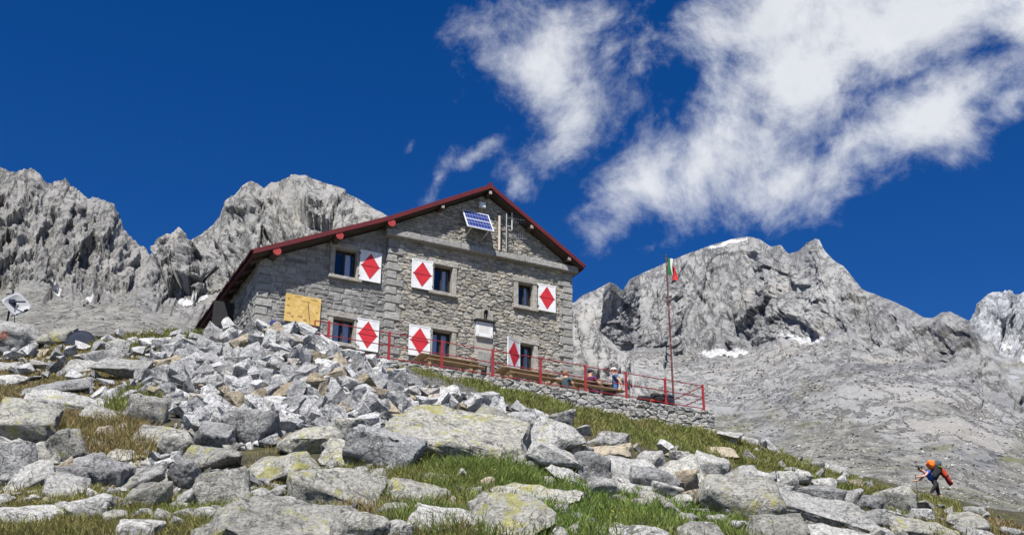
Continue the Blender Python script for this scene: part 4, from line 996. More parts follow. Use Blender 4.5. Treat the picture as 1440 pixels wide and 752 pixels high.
# (centre x, centre y, width, height on the photo; kind; material; turn in the picture plane, label)
B = [
 (18, 474, 70, 38, 'r', 'mark', -6, 'white boulder with a red paint mark below the pale satellite dish'),
 (76, 473, 56, 30, 's', 'lichen', 10, 'yellowish lichen slab between the white painted boulder and the dark disc'),
 (36, 592, 88, 62, 's', 'lichen', -4, 'big lichened boulder overhanging a dark hollow at the left edge'),
 (18, 648, 62, 40, 'b', 'grey', 0, 'grey shaded block under the overhanging lichened boulder'),
 (95, 628, 42, 46, 'b', 'light_lichen', 18, 'beige upright slab just right of the overhanging lichened boulder'),
 (45, 670, 62, 42, 's', 'pale', 32, 'pale slab tilted up to the right below the overhang'),
 (122, 648, 44, 20, 'b', 'grey', 5, 'dark-fronted small block under the brown grass tussock'),
 (113, 671, 48, 27, 'b', 'grey', -6, 'dark-fronted block left of the mottled half-round boulder'),
 (150, 666, 60, 40, 'b', 'grey', -18, 'mottled dark half-round boulder with a pale vein'),
 (170, 641, 40, 17, 's', 'light_lichen', -4, 'small flat rock above the mottled half-round boulder'),
 (94, 688, 78, 32, 's', 'pale', -14, 'long pale slab sloping right, above the low rock in the front grass'),
 (186, 673, 90, 30, 's', 'pale', 20, 'long thin slab rising right beside the mottled boulder'),
 (204, 698, 62, 38, 'b', 'lichen', -4, 'pale squared boulder with yellow lichen below the long thin slab'),
 (128, 717, 56, 36, 'r', 'pale', 8, 'rounded pale rock in grass, right of the low white rock'),
 (42, 725, 100, 32, 'r', 'pale', -6, 'low white elongated rock in the front-left grass'),
 (198, 745, 62, 30, 'r', 'pale', -6, 'pale rounded rock at the bottom edge, left of the lichen wedge'),
 (222, 615, 62, 30, 's', 'lichen', -8, 'lichened low boulder at the right end of the brown grass'),
 (170, 518, 68, 36, 's', 'pale', -4, 'broad flat grey slab on the slope below the dark disc'),
 (112, 516, 44, 17, 's', 'pale', -8, 'pale flat rock left of the broad grey slab'),
 (80, 543, 92, 28, 'w', 'grey', 14, 'dark-sided wedge with a pale upper edge in dry grass'),
 (15, 534, 38, 18, 's', 'pale', 6, 'small pale slab at the left edge in dry grass'),
 (138, 503, 34, 18, 'b', 'grey', 10, 'dark and white block above the broad grey slab'),
 (166, 491, 34, 24, 'b', 'pale', -6, 'pale block right of the dark disc and its grass'),
 (96, 564, 110, 22, 's', 'pale', -3, 'flat pale rocks below the dark-sided wedge'),
 (150, 586, 68, 26, 's', 'light_lichen', -12, 'low rounded rock above the brown grass tussock'),
 (210, 577, 54, 40, 'b', 'light_lichen', -22, 'pale leaning boulder at the heap edge beside green grass'),
 (8, 515, 34, 13, 's', 'pale', 5, 'thin pale slab at the far left above the dry grass'),
 (128, 536, 20, 9, 'r', 'pale', 0, 'little white stone in dry grass above the dark-sided wedge'),
 (300, 616, 52, 38, 'b', 'grey', -14, 'angular grey block with a white vein at the foot of the heap'),
 (250, 624, 50, 34, 'r', 'light_lichen', -8, 'rounded boulder left of the grey block with a white vein'),
 (296, 646, 84, 34, 'b', 'light_lichen', -8, 'oblong dark-fronted boulder below the veined grey block'),
 (262, 670, 42, 40, 'r', 'grey', 0, 'grey rounded boulder below the oblong dark-fronted one'),
 (394, 652, 140, 56, 'w', 'lichen', 14, 'large pointed lichen slab below the rubble heap'),
 (314, 690, 68, 50, 'b', 'light_lichen', 12, 'pale squarish lichen boulder right of a narrow dark crack'),
 (270, 698, 40, 38, 's', 'pale', 34, 'narrow pale slab left of the dark crack, in grass'),
 (470, 689, 134, 48, 'b', 'lichen', -4, 'big lichen block with dark front face in the centre-left grass'),
 (420, 715, 126, 34, 's', 'pale', -12, 'flat pale slab in front of the big pointed lichen slab'),
 (425, 744, 240, 62, 's', 'light_lichen', -5, 'huge pale slab filling the bottom edge left of centre'),
 (294, 746, 58, 36, 'w', 'lichen', 16, 'lichen wedge at the bottom edge left of the huge pale slab'),
 (437, 617, 90, 44, 'r', 'lichen', -12, 'rounded lichen boulder above the pointed lichen slab'),
 (354, 600, 70, 48, 'b', 'grey', 8, 'big dark grey block low in the rubble heap'),
 (470, 637, 38, 26, 'b', 'lichen', -4, 'small lichen block wedged right of the pointed lichen slab'),
 (644, 612, 206, 78, 's', 'lichen', -9, 'largest boulder, a yellowish lichen whaleback below the heap'),
 (700, 595, 80, 42, 'r', 'lichen', -20, 'lichened hump on the right shoulder of the whaleback boulder'),
 (540, 632, 100, 56, 'b', 'rubble', -16, 'pale fractured block leaning on the left end of the whaleback'),
 (502, 642, 104, 32, 's', 'lichen', -14, 'lichen slab sloping right under the fractured block'),
 (488, 606, 46, 38, 'b', 'light_lichen', -10, 'grey boulder left of the pale fractured block'),
 (588, 689, 84, 44, 'w', 'lichen', -16, 'beige lichen boulder alone in the central grass'),
 (616, 675, 56, 18, 's', 'lichen', -4, 'low flat rock behind the beige lichen boulder'),
 (557, 716, 44, 18, 'r', 'pale', -6, 'small grey dome rock in grass left of the layered slabs'),
 (626, 734, 108, 34, 's', 'pale', -6, 'layered pale slabs at the bottom centre'),
 (716, 728, 126, 66, 'w', 'lichen', -8, 'big yellow-lichened boulder at the bottom centre-right'),
 (506, 744, 80, 48, 'r', 'light_lichen', -8, 'pale humped boulder at the bottom edge right of the huge slab'),
 (562, 747, 40, 26, 'r', 'pale', -4, 'little rounded stone at the bottom edge beside the humped boulder'),
 (685, 681, 26, 18, 'r', 'tan', 0, 'small beige stone left of the white-topped thin slab'),
 (752, 696, 132, 30, 's', 'light_lichen', -7, 'thin white-topped slab overhanging the green grass'),
 (783, 589, 44, 32, 'b', 'pale', 10, 'pale boulder at the upper end of the rock band beside tall grass'),
 (736, 593, 40, 26, 'r', 'grey', -8, 'dark grey boulder left of the pale one by tall grass'),
 (780, 620, 76, 52, 'b', 'pale', -24, 'large pale block right of the whaleback boulder'),
 (746, 621, 60, 34, 'r', 'grey', -20, 'dark rounded boulder between the whaleback and the large pale block'),
 (782, 647, 76, 40, 'b', 'pale', -24, 'pale boulder under the large pale block'),
 (792, 667, 48, 26, 'w', 'pale', -22, 'triangular pale stone at the edge of the green grass'),
 (833, 658, 44, 38, 'b', 'grey', 4, 'squat grey boulder right of the triangular stone'),
 (876, 661, 88, 40, 's', 'pale', -8, 'broad pale boulder in the middle of the rock band'),
 (822, 606, 18, 15, 'b', 'pale', 18, 'small white block standing in the grass edge'),
 (834, 618, 34, 20, 'b', 'pale', -14, 'pale stone just below the small white block'),
 (862, 616, 42, 20, 'b', 'pale', -6, 'white-topped block with dark front in the grass'),
 (854, 636, 60, 24, 's', 'tan', 6, 'beige low slab below the white-topped block'),
 (878, 640, 38, 26, 'w', 'pale', -14, 'pale wedge right of the beige low slab'),
 (910, 646, 42, 38, 'w', 'pale', 20, 'pointed pale boulder in the rock band under the terrace'),
 (918, 678, 64, 40, 'r', 'grey', -10, 'dark-blotched boulder in the rock band'),
 (948, 666, 70, 52, 'w', 'light_lichen', 16, 'tall beige peaked boulder at the right of the rock band'),
 (848, 686, 46, 28, 'r', 'pale', -8, 'pale boulder at the lower edge of the band by green grass'),
 (890, 686, 54, 22, 's', 'pale', -6, 'low pale slab below the broad pale boulder'),
 (924, 704, 50, 20, 's', 'light_lichen', -16, 'flat beige stone lying in grass below the dark-blotched boulder'),
 (876, 752, 120, 20, 's', 'pale', 0, 'pale slab cut by the bottom edge, right of centre'),
 (810, 727, 38, 10, 's', 'pale', 3, 'thin flat stone nearly hidden in the grass'),
 (870, 743, 26, 12, 'r', 'pale', -6, 'little pale stone in the bottom grass'),
 (1015, 635, 40, 18, 's', 'tan', -8, 'beige flat rock in grass below the terrace end'),
 (998, 656, 50, 32, 'b', 'pale', -20, 'pale boulder below the beige flat rock'),
 (966, 680, 30, 36, 'r', 'tan', 0, 'tan boulder left of the rounded lichen dome'),
 (1042, 702, 118, 60, 'r', 'lichen', -10, 'rounded lichen dome on the right slope'),
 (1034, 676, 66, 40, 'w', 'pale', 8, 'pale peaked rock on top of the rounded lichen dome'),
 (1150, 716, 190, 44, 's', 'pale', -17, 'very long pale slab sloping down to the right'),
 (1104, 690, 38, 18, 'b', 'grey', -8, 'dark block above the very long pale slab'),
 (1106, 674, 32, 20, 'b', 'pale', -4, 'pale block on the dark block in the right slope'),
 (1111, 663, 18, 10, 'r', 'pale', 0, 'small white stone topping the stacked blocks'),
 (1128, 672, 28, 22, 'b', 'pale', -20, 'pale boulder right of the stacked blocks'),
 (1150, 698, 68, 26, 'b', 'grey', -6, 'dark-fronted oblong block above the very long slab'),
 (1160, 684, 36, 18, 'r', 'pale', 0, 'rounded grey boulder behind the dark-fronted oblong block'),
 (1202, 700, 26, 18, 'b', 'pale', 10, 'white angular stone right of the oblong block'),
 (1224, 709, 34, 22, 'r', 'grey', 0, 'grey rounded boulder left of the hiker'),
 (1090, 740, 78, 42, 'w', 'lichen', 8, 'yellow-lichened boulder at the bottom edge under the long slab'),
 (1180, 752, 100, 24, 's', 'pale', -4, 'pale slab cut by the bottom edge below the long slab'),
 (986, 750, 66, 26, 'r', 'light_lichen', -4, 'pale rock at the bottom edge left of the yellow-lichened one'),
 (1008, 732, 28, 14, 'r', 'pale', 0, 'small grey stone in grass below the lichen dome'),
 (1072, 676, 28, 22, 'b', 'pale', -14, 'pale stone right of the peaked rock'),
 (1086, 676, 22, 24, 'w', 'grey', 24, 'upright grey stone between the peaked rock and the stacked blocks'),
 (1256, 702, 58, 36, 'r', 'light_lichen', -6, 'pale humped boulder just left of the hiker'),
 (1296, 724, 32, 17, 'b', 'pale', -4, 'pale flat-topped block in the grass tuft under the hiker'),
 (1360, 735, 50, 40, 'w', 'lichen', -10, 'peaked lichen boulder at the bottom right'),
 (1296, 742, 90, 28, 's', 'lichen', -5, 'lichen slab at the bottom edge below the hiker'),
 (1370, 717, 28, 11, 'r', 'pale', -8, 'small white stone right of the hiker'),
 (1246, 732, 46, 26, 'b', 'pale', -10, 'pale block below the humped boulder left of the hiker'),
 (1376, 752, 60, 20, 's', 'pale', -6, 'pale slab at the bottom right corner'),
 (1092, 632, 42, 18, 'b', 'pale', -26, 'tilted pale block on the ridge right of the terrace'),
 (1057, 623, 28, 14, 'b', 'pale', -14, 'pale block on the ridge just past the terrace wall'),
 (1027, 611, 36, 10, 's', 'pale', -10, 'thin pale slab at the foot of the terrace wall end'),
 (1148, 653, 24, 13, 'b', 'grey', -12, 'grey stone on the ridge above the stacked blocks'),
 (1176, 662, 34, 14, 's', 'pale', -22, 'pale slab on the ridge, farthest down towards the hiker'),
 (960, 642, 30, 22, 'b', 'pale', 8, 'pale block at the top of the rock band below the terrace'),
 (935, 690, 40, 24, 'b', 'pale', -14, 'pale block under the dark-blotched boulder'),
 (815, 640, 36, 26, 'b', 'pale', -12, 'pale block between the large pale block and the beige slab'),
 (760, 676, 34, 16, 's', 'light_lichen', -10, 'low rock above the thin white-topped slab'),
]
SHAPE = {'r': dict(box=.9, n=26, depth=.75), 'b': dict(box=.50, n=13, depth=.7), 's': dict(box=.52, n=17, depth=.75), 'w': dict(box=.7, n=10, depth=.75)}
RM['mark'] = None
boulders = []
for i, (x, y, w, h, kd, mt_, rot, lb) in enumerate(B):
    t = ground_hit(x, y+h*.46)[0]
    if np.isnan(t): t = ground_hit(x, min(y+h*.46+10, 752))[0]
    if np.isnan(t): t = 44.0
    S = SHAPE[kd]; W = w*t/FPX; Hh = h*t/FPX; D = min(W*S['depth'], Hh*2.6, W); ra = R(rot)
    # size of the turned body so that its outline keeps the measured width and height
    c, s = abs(math.cos(ra)), abs(math.sin(ra)); bw = W; bh = max(Hh*1.12 - W*s*.45, Hh*.68)
    tilt = {'s': 36, 'w': 34, 'r': 24, 'b': 20}[kd]+random.Random(i*3).uniform(-6, 6)
    if kd in 'sw': D = min(W*.9, Hh*2.0); bh = max(bh-D*.36, Hh*.45)
    tt = t+D*.30; P = at(x, y+h*.06, tt)
    if mt_ == 'mark': mat = RM['mark'] = granite('granite_painted', (0.36, 0.36, 0.35), (0.55, 0.545, 0.53), 0.0, 0.0, .6, .25, mark=tuple(at(6, 471, t-.25).tolist()))
    else: mat = RM[mt_]
    big = w*h > 1500; k_ = 1.14 if w < 80 else 1.06
    me = rock_mesh('boulder', 100+i, (bw*k_, D*k_*1.03, bh*k_*1.1), box=S['box'], n=S['n']+(6 if big else 0), cuts=4 if w > 150 else 3 if w > 34 else 2, amp=.12 if kd != 'r' else .10, soft=1 if kd == 'r' else 0, mat=mat, smooth=True)
    yawr = random.Random(i).uniform(-.25, .25)
    o = link('boulder', me, None, P.tolist(), None)
    o.rotation_mode = 'XYZ'; o.rotation_euler = (R(tilt), -ra, yawr)      # leaning with the slope
    tag(o, lb, 'boulder'); boulders.append((x, y, w, h))
# ---- the rubble heap and loose stones
protos = [rock_mesh('rock', 500+i, (1, random.Random(i).uniform(.6, .95), random.Random(i+50).uniform(.58, .95)), box=random.Random(i+9).choice((.32, .4, .48, .6)), n=random.Random(i+3).choice((11, 13, 15, 18)), cuts=2, amp=.115, soft=0, mat=RM['rubble']) for i in range(28)]
rounds = [rock_mesh('rock', 700+i, (1, random.Random(i).uniform(.65, .95), random.Random(i+50).uniform(.42, .75)), box=random.Random(i+9).choice((.55, .7, .9)), n=random.Random(i+3).choice((14, 18, 24)), cuts=3, amp=.10, soft=1, mat=RM[('pale', 'lichen', 'light_lichen', 'pale')[i % 4]], smooth=True) for i in range(16)]
tanp = [p.copy() for p in protos[:8]]; darkp = [p.copy() for p in protos[8:18]]
for p in tanp: p.materials.clear(); p.materials.append(RM['tan'])
for p in darkp: p.materials.clear(); p.materials.append(RM['grey'])
heap = [(258, 478), (300, 464), (345, 460), (380, 450), (420, 458), (450, 484), (500, 496), (548, 508), (575, 537), (630, 550), (690, 566), (735, 576), (770, 586), (800, 600), (760, 612), (700, 590), (630, 580), (570, 590), (545, 610), (500, 640), (470, 640), (430, 605), (390, 625), (340, 625), (300, 612), (265, 600), (238, 575), (200, 548), (196, 512), (230, 500)]
band = [(740, 575), (800, 600), (820, 625), (900, 628), (960, 632), (1010, 650), (1060, 672), (1120, 690), (1200, 700), (1290, 722), (1400, 745), (1400, 760), (1200, 740), (1080, 735), (960, 695), (860, 690), (790, 672), (740, 650)]
lowl = [(140, 600), (250, 600), (470, 625), (530, 650), (470, 668), (340, 690), (250, 690), (150, 690), (60, 660), (90, 640)]
upl = [(0, 478), (250, 478), (250, 560), (130, 560), (0, 520)]
rr = np.random.RandomState(77)
BA = np.array(boulders)
def in_poly(poly, x, y):
    r = False; n = len(poly)
    for i in range(n):
        (xa, ya), (xb, yb) = poly[i], poly[(i+1) % n]
        if (ya > y) != (yb > y) and x < (xb-xa)*(y-ya)/(yb-ya)+xa: r = not r
    return r
def scatter(poly, n, smin, smax, pw, sep, existing, avoid=True):
    """dart throwing, largest first; existing = list of (x, y, size) already placed"""
    xs = [p[0] for p in poly]; ys = [p[1] for p in poly]; out = []
    sizes = sorted(smin+(smax-smin)*rr.rand(n)**pw, reverse=True)
    E = np.zeros((len(existing)+n, 3)); m = len(existing)
    if m: E[:m] = existing
    for s in sizes:
        for _ in range(14):
            x, y = rr.uniform(min(xs), max(xs)), rr.uniform(min(ys), max(ys))
            if not in_poly(poly, x, y): continue
            if m and (((E[:m, 0]-x)**2+((E[:m, 1]-y)*1.25)**2) < ((s+E[:m, 2])*sep)**2).any(): continue
            if avoid and ((((BA[:, 0]-x)/(BA[:, 2]*.46+s*.2))**2+((BA[:, 1]-y)/(BA[:, 3]*.46+s*.2))**2) < 1).any(): continue
            E[m] = (x, y, s); m += 1; existing.append((x, y, s)); out.append((x, y, s)); break
    return out
ex = []
big_ = scatter(heap, 2200, 8, 29, 1.5, .265, ex); band_ = scatter(band, 700, 8, 30, 1.7, .31, ex); low_ = scatter(lowl, 170, 9, 26, 1.6, .40, ex); up_ = scatter(upl, 300, 6, 24, 1.8, .40, ex)
low2 = scatter([(0, 600), (130, 650), (330, 610), (560, 640), (540, 690), (470, 735), (330, 740), (200, 735), (0, 720)], 800, 9, 32, 1.6, .30, ex)
low2 += scatter([(700, 650), (760, 640), (980, 690), (1040, 680), (1250, 715), (1420, 745), (1420, 756), (1130, 756), (1000, 735), (860, 700)], 620, 8, 32, 1.6, .31, ex)
low2 += scatter([(1000, 606), (1100, 636), (1200, 668), (1290, 698), (1420, 730), (1420, 742), (1280, 712), (1180, 684), (1060, 650)], 70, 7, 20, 1.6, .5, ex)
low2 += scatter([(540, 665), (760, 670), (1000, 705), (1040, 752), (540, 752)], 120, 6, 22, 1.8, .6, ex)
up_ += scatter([(0, 474), (120, 474), (300, 462), (300, 482), (150, 500), (0, 500)], 120, 6, 17, 1.5, .42, ex)
ex2 = []
fill = scatter(heap, 900, 6, 16, 1.2, .40, ex2, False)+scatter(band, 900, 4, 12, 1.5, .42, ex2)+scatter(lowl, 260, 5, 12, 1.4, .45, ex2)+scatter(upl, 160, 4, 9, 1.4, .5, ex2)
grs = [(0, 560), (1440, 560), (1440, 752), (0, 752)]
fill += scatter(grs, 160, 3, 9, 1.5, .6, ex2)
allr = [(x, y, s, 1) for x, y, s in big_]+[(x, y, s, 2) for x, y, s in band_]+[(x, y, s, 3) for x, y, s in low_]+[(x, y, s, 4) for x, y, s in up_]+[(x, y, s, 5) for x, y, s in low2]
allr.sort(key=lambda q: -q[2])
NIND = 300-len(B)
def where(x, y, zone):
    if zone == 1:
        if y < 500: return 'at the heap top below the sundial' if x > 395 else 'at the heap top under the hut corner' if x > 290 else 'at the upper left heap end'
        if x > 640: return 'on the heap tail by tall grass'
        if x > 545: return 'between terrace wall and whaleback boulder'
        if x > 450: return 'below the left railing end' if y < 560 else 'left of the whaleback boulder'
        if x > 340: return 'in the upper middle heap' if y < 535 else 'low in the middle heap'
        return 'in the left heap part' if y < 555 else 'at the lower left heap foot'
    if zone == 2: return 'in the band right of the whaleback' if x < 900 else 'in the band below the terrace end' if x < 1080 else 'among boulders left of the hiker'
    if zone == 5: return 'in the front left boulder field' if x < 300 and y > 660 else 'in the left boulder field' if x < 300 else 'in the middle boulder field' if x < 640 else 'at the lower edge of the band' if x < 960 else 'in the front right boulder field'
    if zone == 3: return 'among lichen boulders below the heap'
    return 'on dry grass below the dark disc'
ORD = ['leftmost', 'second from left', 'third from left', 'fourth from left', 'fifth from left', 'sixth from left', 'seventh from left', 'eighth from left', 'ninth from left', 'tenth from left', 'eleventh from left', 'twelfth from left', 'thirteenth from left', 'fourteenth from left', 'fifteenth from left', 'sixteenth from left', 'seventeenth from left', 'eighteenth from left', 'nineteenth from left', 'twentieth from left']
SZ = [(26, 'large'), (22, 'medium'), (0, 'small')]; named = {}
P_all = at(np.array([q[0] for q in allr]), np.array([q[1]+q[2]*.35 for q in allr]), 1.0)
T_all = ground_hit([q[0] for q in allr], [q[1]+q[2]*.35 for q in allr])
acc_v = {k: [[], []] for k in ('rubble', 'tan', 'grey', 'light_lichen')}; acc_n = dict.fromkeys(acc_v, 0)
def proto_np(me):
    v = np.empty(len(me.vertices)*3); me.vertices.foreach_get('co', v); f = np.empty(len(me.polygons)*3, int); me.polygons.foreach_get('vertices', f); return v.reshape(-1, 3), f.reshape(-1, 3)
pnp = [proto_np(rock_mesh('rock', 500+i, (1, random.Random(i).uniform(.6, .95), random.Random(i+50).uniform(.5, .85)), box=.5, n=11, cuts=1, amp=.07)) for i in range(28)]
def rot_of(r): return Euler((r.uniform(-.7, .7), r.uniform(-.7, .7), r.uniform(0, 6.28)))
def add_stuff(kind, pi, P, s, e, sq):
    v, f = pnp[pi]; m = np.array(e.to_matrix()); q = (v*np.array(sq)*s)@m.T+P; acc_v[kind][0].append(q); acc_v[kind][1].append(f+acc_n[kind]); acc_n[kind] += len(v)
rk = random.Random(5); cnt = 0
for (x, y, s, zone), t in zip(allr, T_all):
    if np.isnan(t): continue
    size = s*t/FPX*1.18; P = at(x, y+s*.05, t+size*.25); pi = rk.randrange(28); e = rot_of(rk); sq = (1, rk.uniform(.85, 1.15), rk.uniform(.75, 1.15)); u = rk.random()
    # lift by a random share so that the heap piles up in layers
    if cnt < NIND:
        kind = 'tan' if u < .10 else 'grey' if u < .24 else 'rubble'
        me = rk.choice(tanp) if kind == 'tan' else rk.choice(darkp) if kind == 'grey' else protos[pi]
        if zone == 5: pi = rk.randrange(16); me = rounds[pi]; kind = 'lichen' if pi % 4 in (1, 2) else 'rubble'; e = Euler((rk.uniform(.1, .75), rk.uniform(-.35, .35), rk.uniform(-.5, .5))); P = at(x, y+s*.1, t+size*.25)
        o = link('rock', me, None, P.tolist(), e, (size, size*sq[1], size*sq[2]))
        sz = next(n for a, n in SZ if s >= a); cn = {'tan': 'tan', 'grey': 'dark grey', 'rubble': 'pale grey', 'lichen': 'lichened'}[kind]
        named.setdefault((sz, cn, where(x, y, zone)), []).append((x, o)); cnt += 1
    else: add_stuff('tan' if u < .08 else 'grey' if u < .2 else 'light_lichen' if zone in (2, 3, 5) and u < .75 else 'rubble', pi, P, size, e, sq)
for (sz, cn, wh), lst in named.items():
    lst.sort(key=lambda q: q[0])
    for i, (x, o) in enumerate(lst):
        lb = '%s %s rock %s' % (sz, cn, wh)
        tag(o, lb if len(lst) == 1 else '%s %s' % (ORD[min(i, 19)], lb), 'rock', '%s %s rocks %s' % (sz, cn, wh))
tf = ground_hit([q[0] for q in fill], [q[1] for q in fill])
for (x, y, s), t in zip(fill, tf):
    if np.isnan(t): continue
    size = s*t/FPX*1.25; u = rk.random(); add_stuff('tan' if u < .12 else 'grey' if u < .3 else 'rubble', rk.randrange(28), at(x, y, t+size*.2), size, rot_of(rk), (1, 1, rk.uniform(.7, 1)))
for kd, lb in (('rubble', 'small pale broken stones filling the gaps of the heap'), ('tan', 'small tan broken stones filling the gaps of the heap'), ('grey', 'small dark grey broken stones filling the gaps of the heap'), ('light_lichen', 'small lichened stones packed between the boulders')):
    v = np.concatenate(acc_v[kd][0]); f = np.concatenate(acc_v[kd][1]); tag(link('small_rubble', mesh('small_rubble', v, f, RM[kd])), lb, 'rubble', kind='stuff')

# ---- stones strewn over the scree beyond the ridge
def scree_stones():
    """small blocks lying on the far scree, big enough to cast their own shadows"""
    o6 = np.array([(1, 0, 0), (0, 1, 0), (-1, 0, 0), (0, -1, 0), (.2, .15, .6), (0, 0, -.9)])*.62
    f8 = np.array([(0, 1, 4), (1, 2, 4), (2, 3, 4), (3, 0, 4), (1, 0, 5), (2, 1, 5), (3, 2, 5), (0, 3, 5)])
    r = np.random.RandomState(9); V = []; n = 0
    for name, N, xr, jr, s0 in (('mountain_right', 42000, (800, 1560), (0.0, 1.0), .0017), ('mountain_dome', 4500, (200, 420), (.25, 1.0), .0017), ('mountain_left', 4500, (-60, 300), (.25, 1.0), .0017)):
        Xp, Yp, P, nrm, T = sheets[name]; ns = 120 if name == 'mountain_right' else 100 if name == 'mountain_dome' else 90
        c0, c1 = np.searchsorted(Xp[0], xr[0]), np.searchsorted(Xp[0], xr[1])-2
        j = (r.uniform(*jr, N)*(ns-2)).astype(int); i = r.randint(c0, c1, N); a = r.rand(N, 1); b = r.rand(N, 1)
        keep = fbm(Xp[j, i]/24, Yp[j, i]/9, o=3, seed=61)+.25*r.rand(N) > -.02
        Q = (P[j, i]*(1-a)*(1-b)+P[j, i+1]*a*(1-b)+P[j+1, i]*(1-a)*b+P[j+1, i+1]*a*b)[keep]; t = T[j, i][keep]; m = len(Q)
        s = t*s0*(.35+1.7*r.rand(m)**4); an = r.uniform(0, 6.28, m); ca, sa = np.cos(an), np.sin(an); tl_ = r.uniform(-.7, .7, m); ct, st_ = np.cos(tl_), np.sin(tl_)
        q = o6[None]*(s[:, None]*np.ones(3))[:, None, :]*np.stack([np.ones(m), r.uniform(.6, 1.1, m), r.uniform(.4, .8, m)], 1)[:, None, :]
        q += r.normal(0, .16, q.shape)*s[:, None, None]
        x, y, z = q[..., 0], q[..., 1], q[..., 2]; y, z = y*ct[:, None]-z*st_[:, None], y*st_[:, None]+z*ct[:, None]
        q = np.stack([x*ca[:, None]-y*sa[:, None], x*sa[:, None]+y*ca[:, None], z], -1)+Q[:, None, :]
        V.append(q.reshape(-1, 3)); n += m
    k = NT('scree_stone'); rn = k.rnd(); k.color(k.ramp(rn, [(0, (.15, .15, .145)), (.5, (.28, .275, .26)), (1, (.40, .39, .37))]))
    F = (f8[None]+6*np.arange(n)[:, None, None]).reshape(-1, 3)
    tag(link('scree_stones', mesh('scree_stones', np.concatenate(V), F, k.m)), 'loose stones strewn over the far scree slopes', 'scree', kind='stuff')
scree_stones()

# ------------------------------------------------------------------ grass
def mat_grass():
    k = NT('grass_blade'); k.b.inputs['Roughness'].default_value = .65
    a = k.n('ShaderNodeAttribute', attribute_name='tint').outputs['Color']; rn = k.n('ShaderNodeNewGeometry').outputs['Random Per Island']
    c = k.mix(1.0, a, k.ramp(rn, [(0, (.55, .55, .55)), (.5, (1, 1, 1)), (1, (1.45, 1.4, 1.3))]), 'MULTIPLY'); k.color(c)
    tr = k.n('ShaderNodeBsdfTranslucent', {'Color': c}); mx = k.n('ShaderNodeMixShader', {0: .3, 1: k.b.outputs[0], 2: tr.outputs[0]}); k.L.new(mx.outputs[0], k.N['Material Output'].inputs['Surface']); return k.m
GREEN, OLIVE, BROWN, LUSH = (0.180, 0.215, 0.055), (0.235, 0.215, 0.080), (0.26, 0.19, 0.10), (0.130, 0.215, 0.045)
G = [ # polygon on the photo, blades, height m, colours
 ([(640, 535), (720, 545), (790, 560), (860, 585), (940, 598), (1010, 606), (1100, 640), (1200, 672), (1290, 700), (1230, 704), (1150, 680), (1060, 665), (1000, 648), (900, 630), (820, 608), (770, 580), (700, 555)], 30000, .24, (GREEN, OLIVE)),
 ([(960, 600), (1010, 606), (1110, 642), (1230, 690), (1180, 690), (1050, 655)], 7000, .30, (OLIVE, GREEN)),
 ([(540, 660), (640, 650), (740, 655), (800, 680), (860, 690), (900, 700), (1000, 715), (1050, 730), (1050, 760), (540, 760)], 25000, .26, (GREEN, LUSH)),
 ([(480, 650), (560, 655), (700, 660), (700, 690), (560, 700), (480, 700)], 9000, .24, (OLIVE, GREEN)),
 ([(480, 690), (720, 700), (760, 760), (480, 760)], 10000, .22, (OLIVE, BROWN)),
 ([(640, 648), (740, 652), (760, 690), (700, 690), (640, 672)], 8000, .26, (LUSH, GREEN)),
 ([(0, 690), (120, 690), (230, 705), (300, 715), (300, 760), (0, 760)], 24000, .20, (GREEN, OLIVE)),
 ([(0, 720), (120, 700), (220, 720), (280, 740), (280, 760), (0, 760)], 9000, .18, (BROWN, OLIVE)),
 ([(75, 585), (130, 590), (190, 600), (215, 630), (200, 650), (120, 645), (80, 620)], 12000, .34, (BROWN, OLIVE)),
 ([(155, 560), (200, 545), (225, 560), (200, 600), (160, 590)], 4500, .30, (GREEN, OLIVE)),
 ([(0, 505), (130, 500), (170, 545), (140, 570), (0, 570)], 14000, .16, (BROWN, OLIVE)),
 ([(60, 478), (150, 482), (150, 502), (60, 502)], 4000, .22, (BROWN, OLIVE)),
 ([(180, 474), (222, 470), (222, 488), (180, 490)], 2000, .30, (GREEN, OLIVE)),
 ([(215, 468), (310, 462), (300, 480), (215, 492)], 4000, .22, (OLIVE, GREEN)),
 ([(130, 482), (160, 482), (160, 500), (130, 500)], 1500, .3, (GREEN, OLIVE)),
 ([(320, 690), (400, 690), (480, 715), (470, 730), (380, 715), (320, 715)], 3500, .18, (GREEN, OLIVE)),
 ([(1255, 712), (1290, 698), (1340, 705), (1352, 722), (1320, 732), (1262, 730)], 5000, .20, (GREEN, OLIVE)),
 ([(1340, 720), (1440, 740), (1440, 760), (1300, 756)], 5000, .25, (BROWN, OLIVE)),
 ([(1050, 720), (1250, 720), (1440, 745), (1440, 760), (1050, 760)], 2500, .22, (GREEN, OLIVE)),
 ([(0, 560), (1440, 600), (1440, 760), (0, 760)], 18000, .14, (OLIVE, BROWN)),
 ([(0, 476), (260, 470), (250, 560), (0, 570)], 14000, .13, (OLIVE, BROWN)),
 ([(560, 516), (640, 530), (720, 548), (800, 572), (760, 580), (640, 545)], 3000, .25, (GREEN, OLIVE)),
]
heap_in = [(258, 482), (380, 455), (450, 490), (548, 512), (630, 545), (735, 575), (700, 590), (570, 590), (500, 630), (430, 600), (340, 620), (265, 595), (225, 560)]
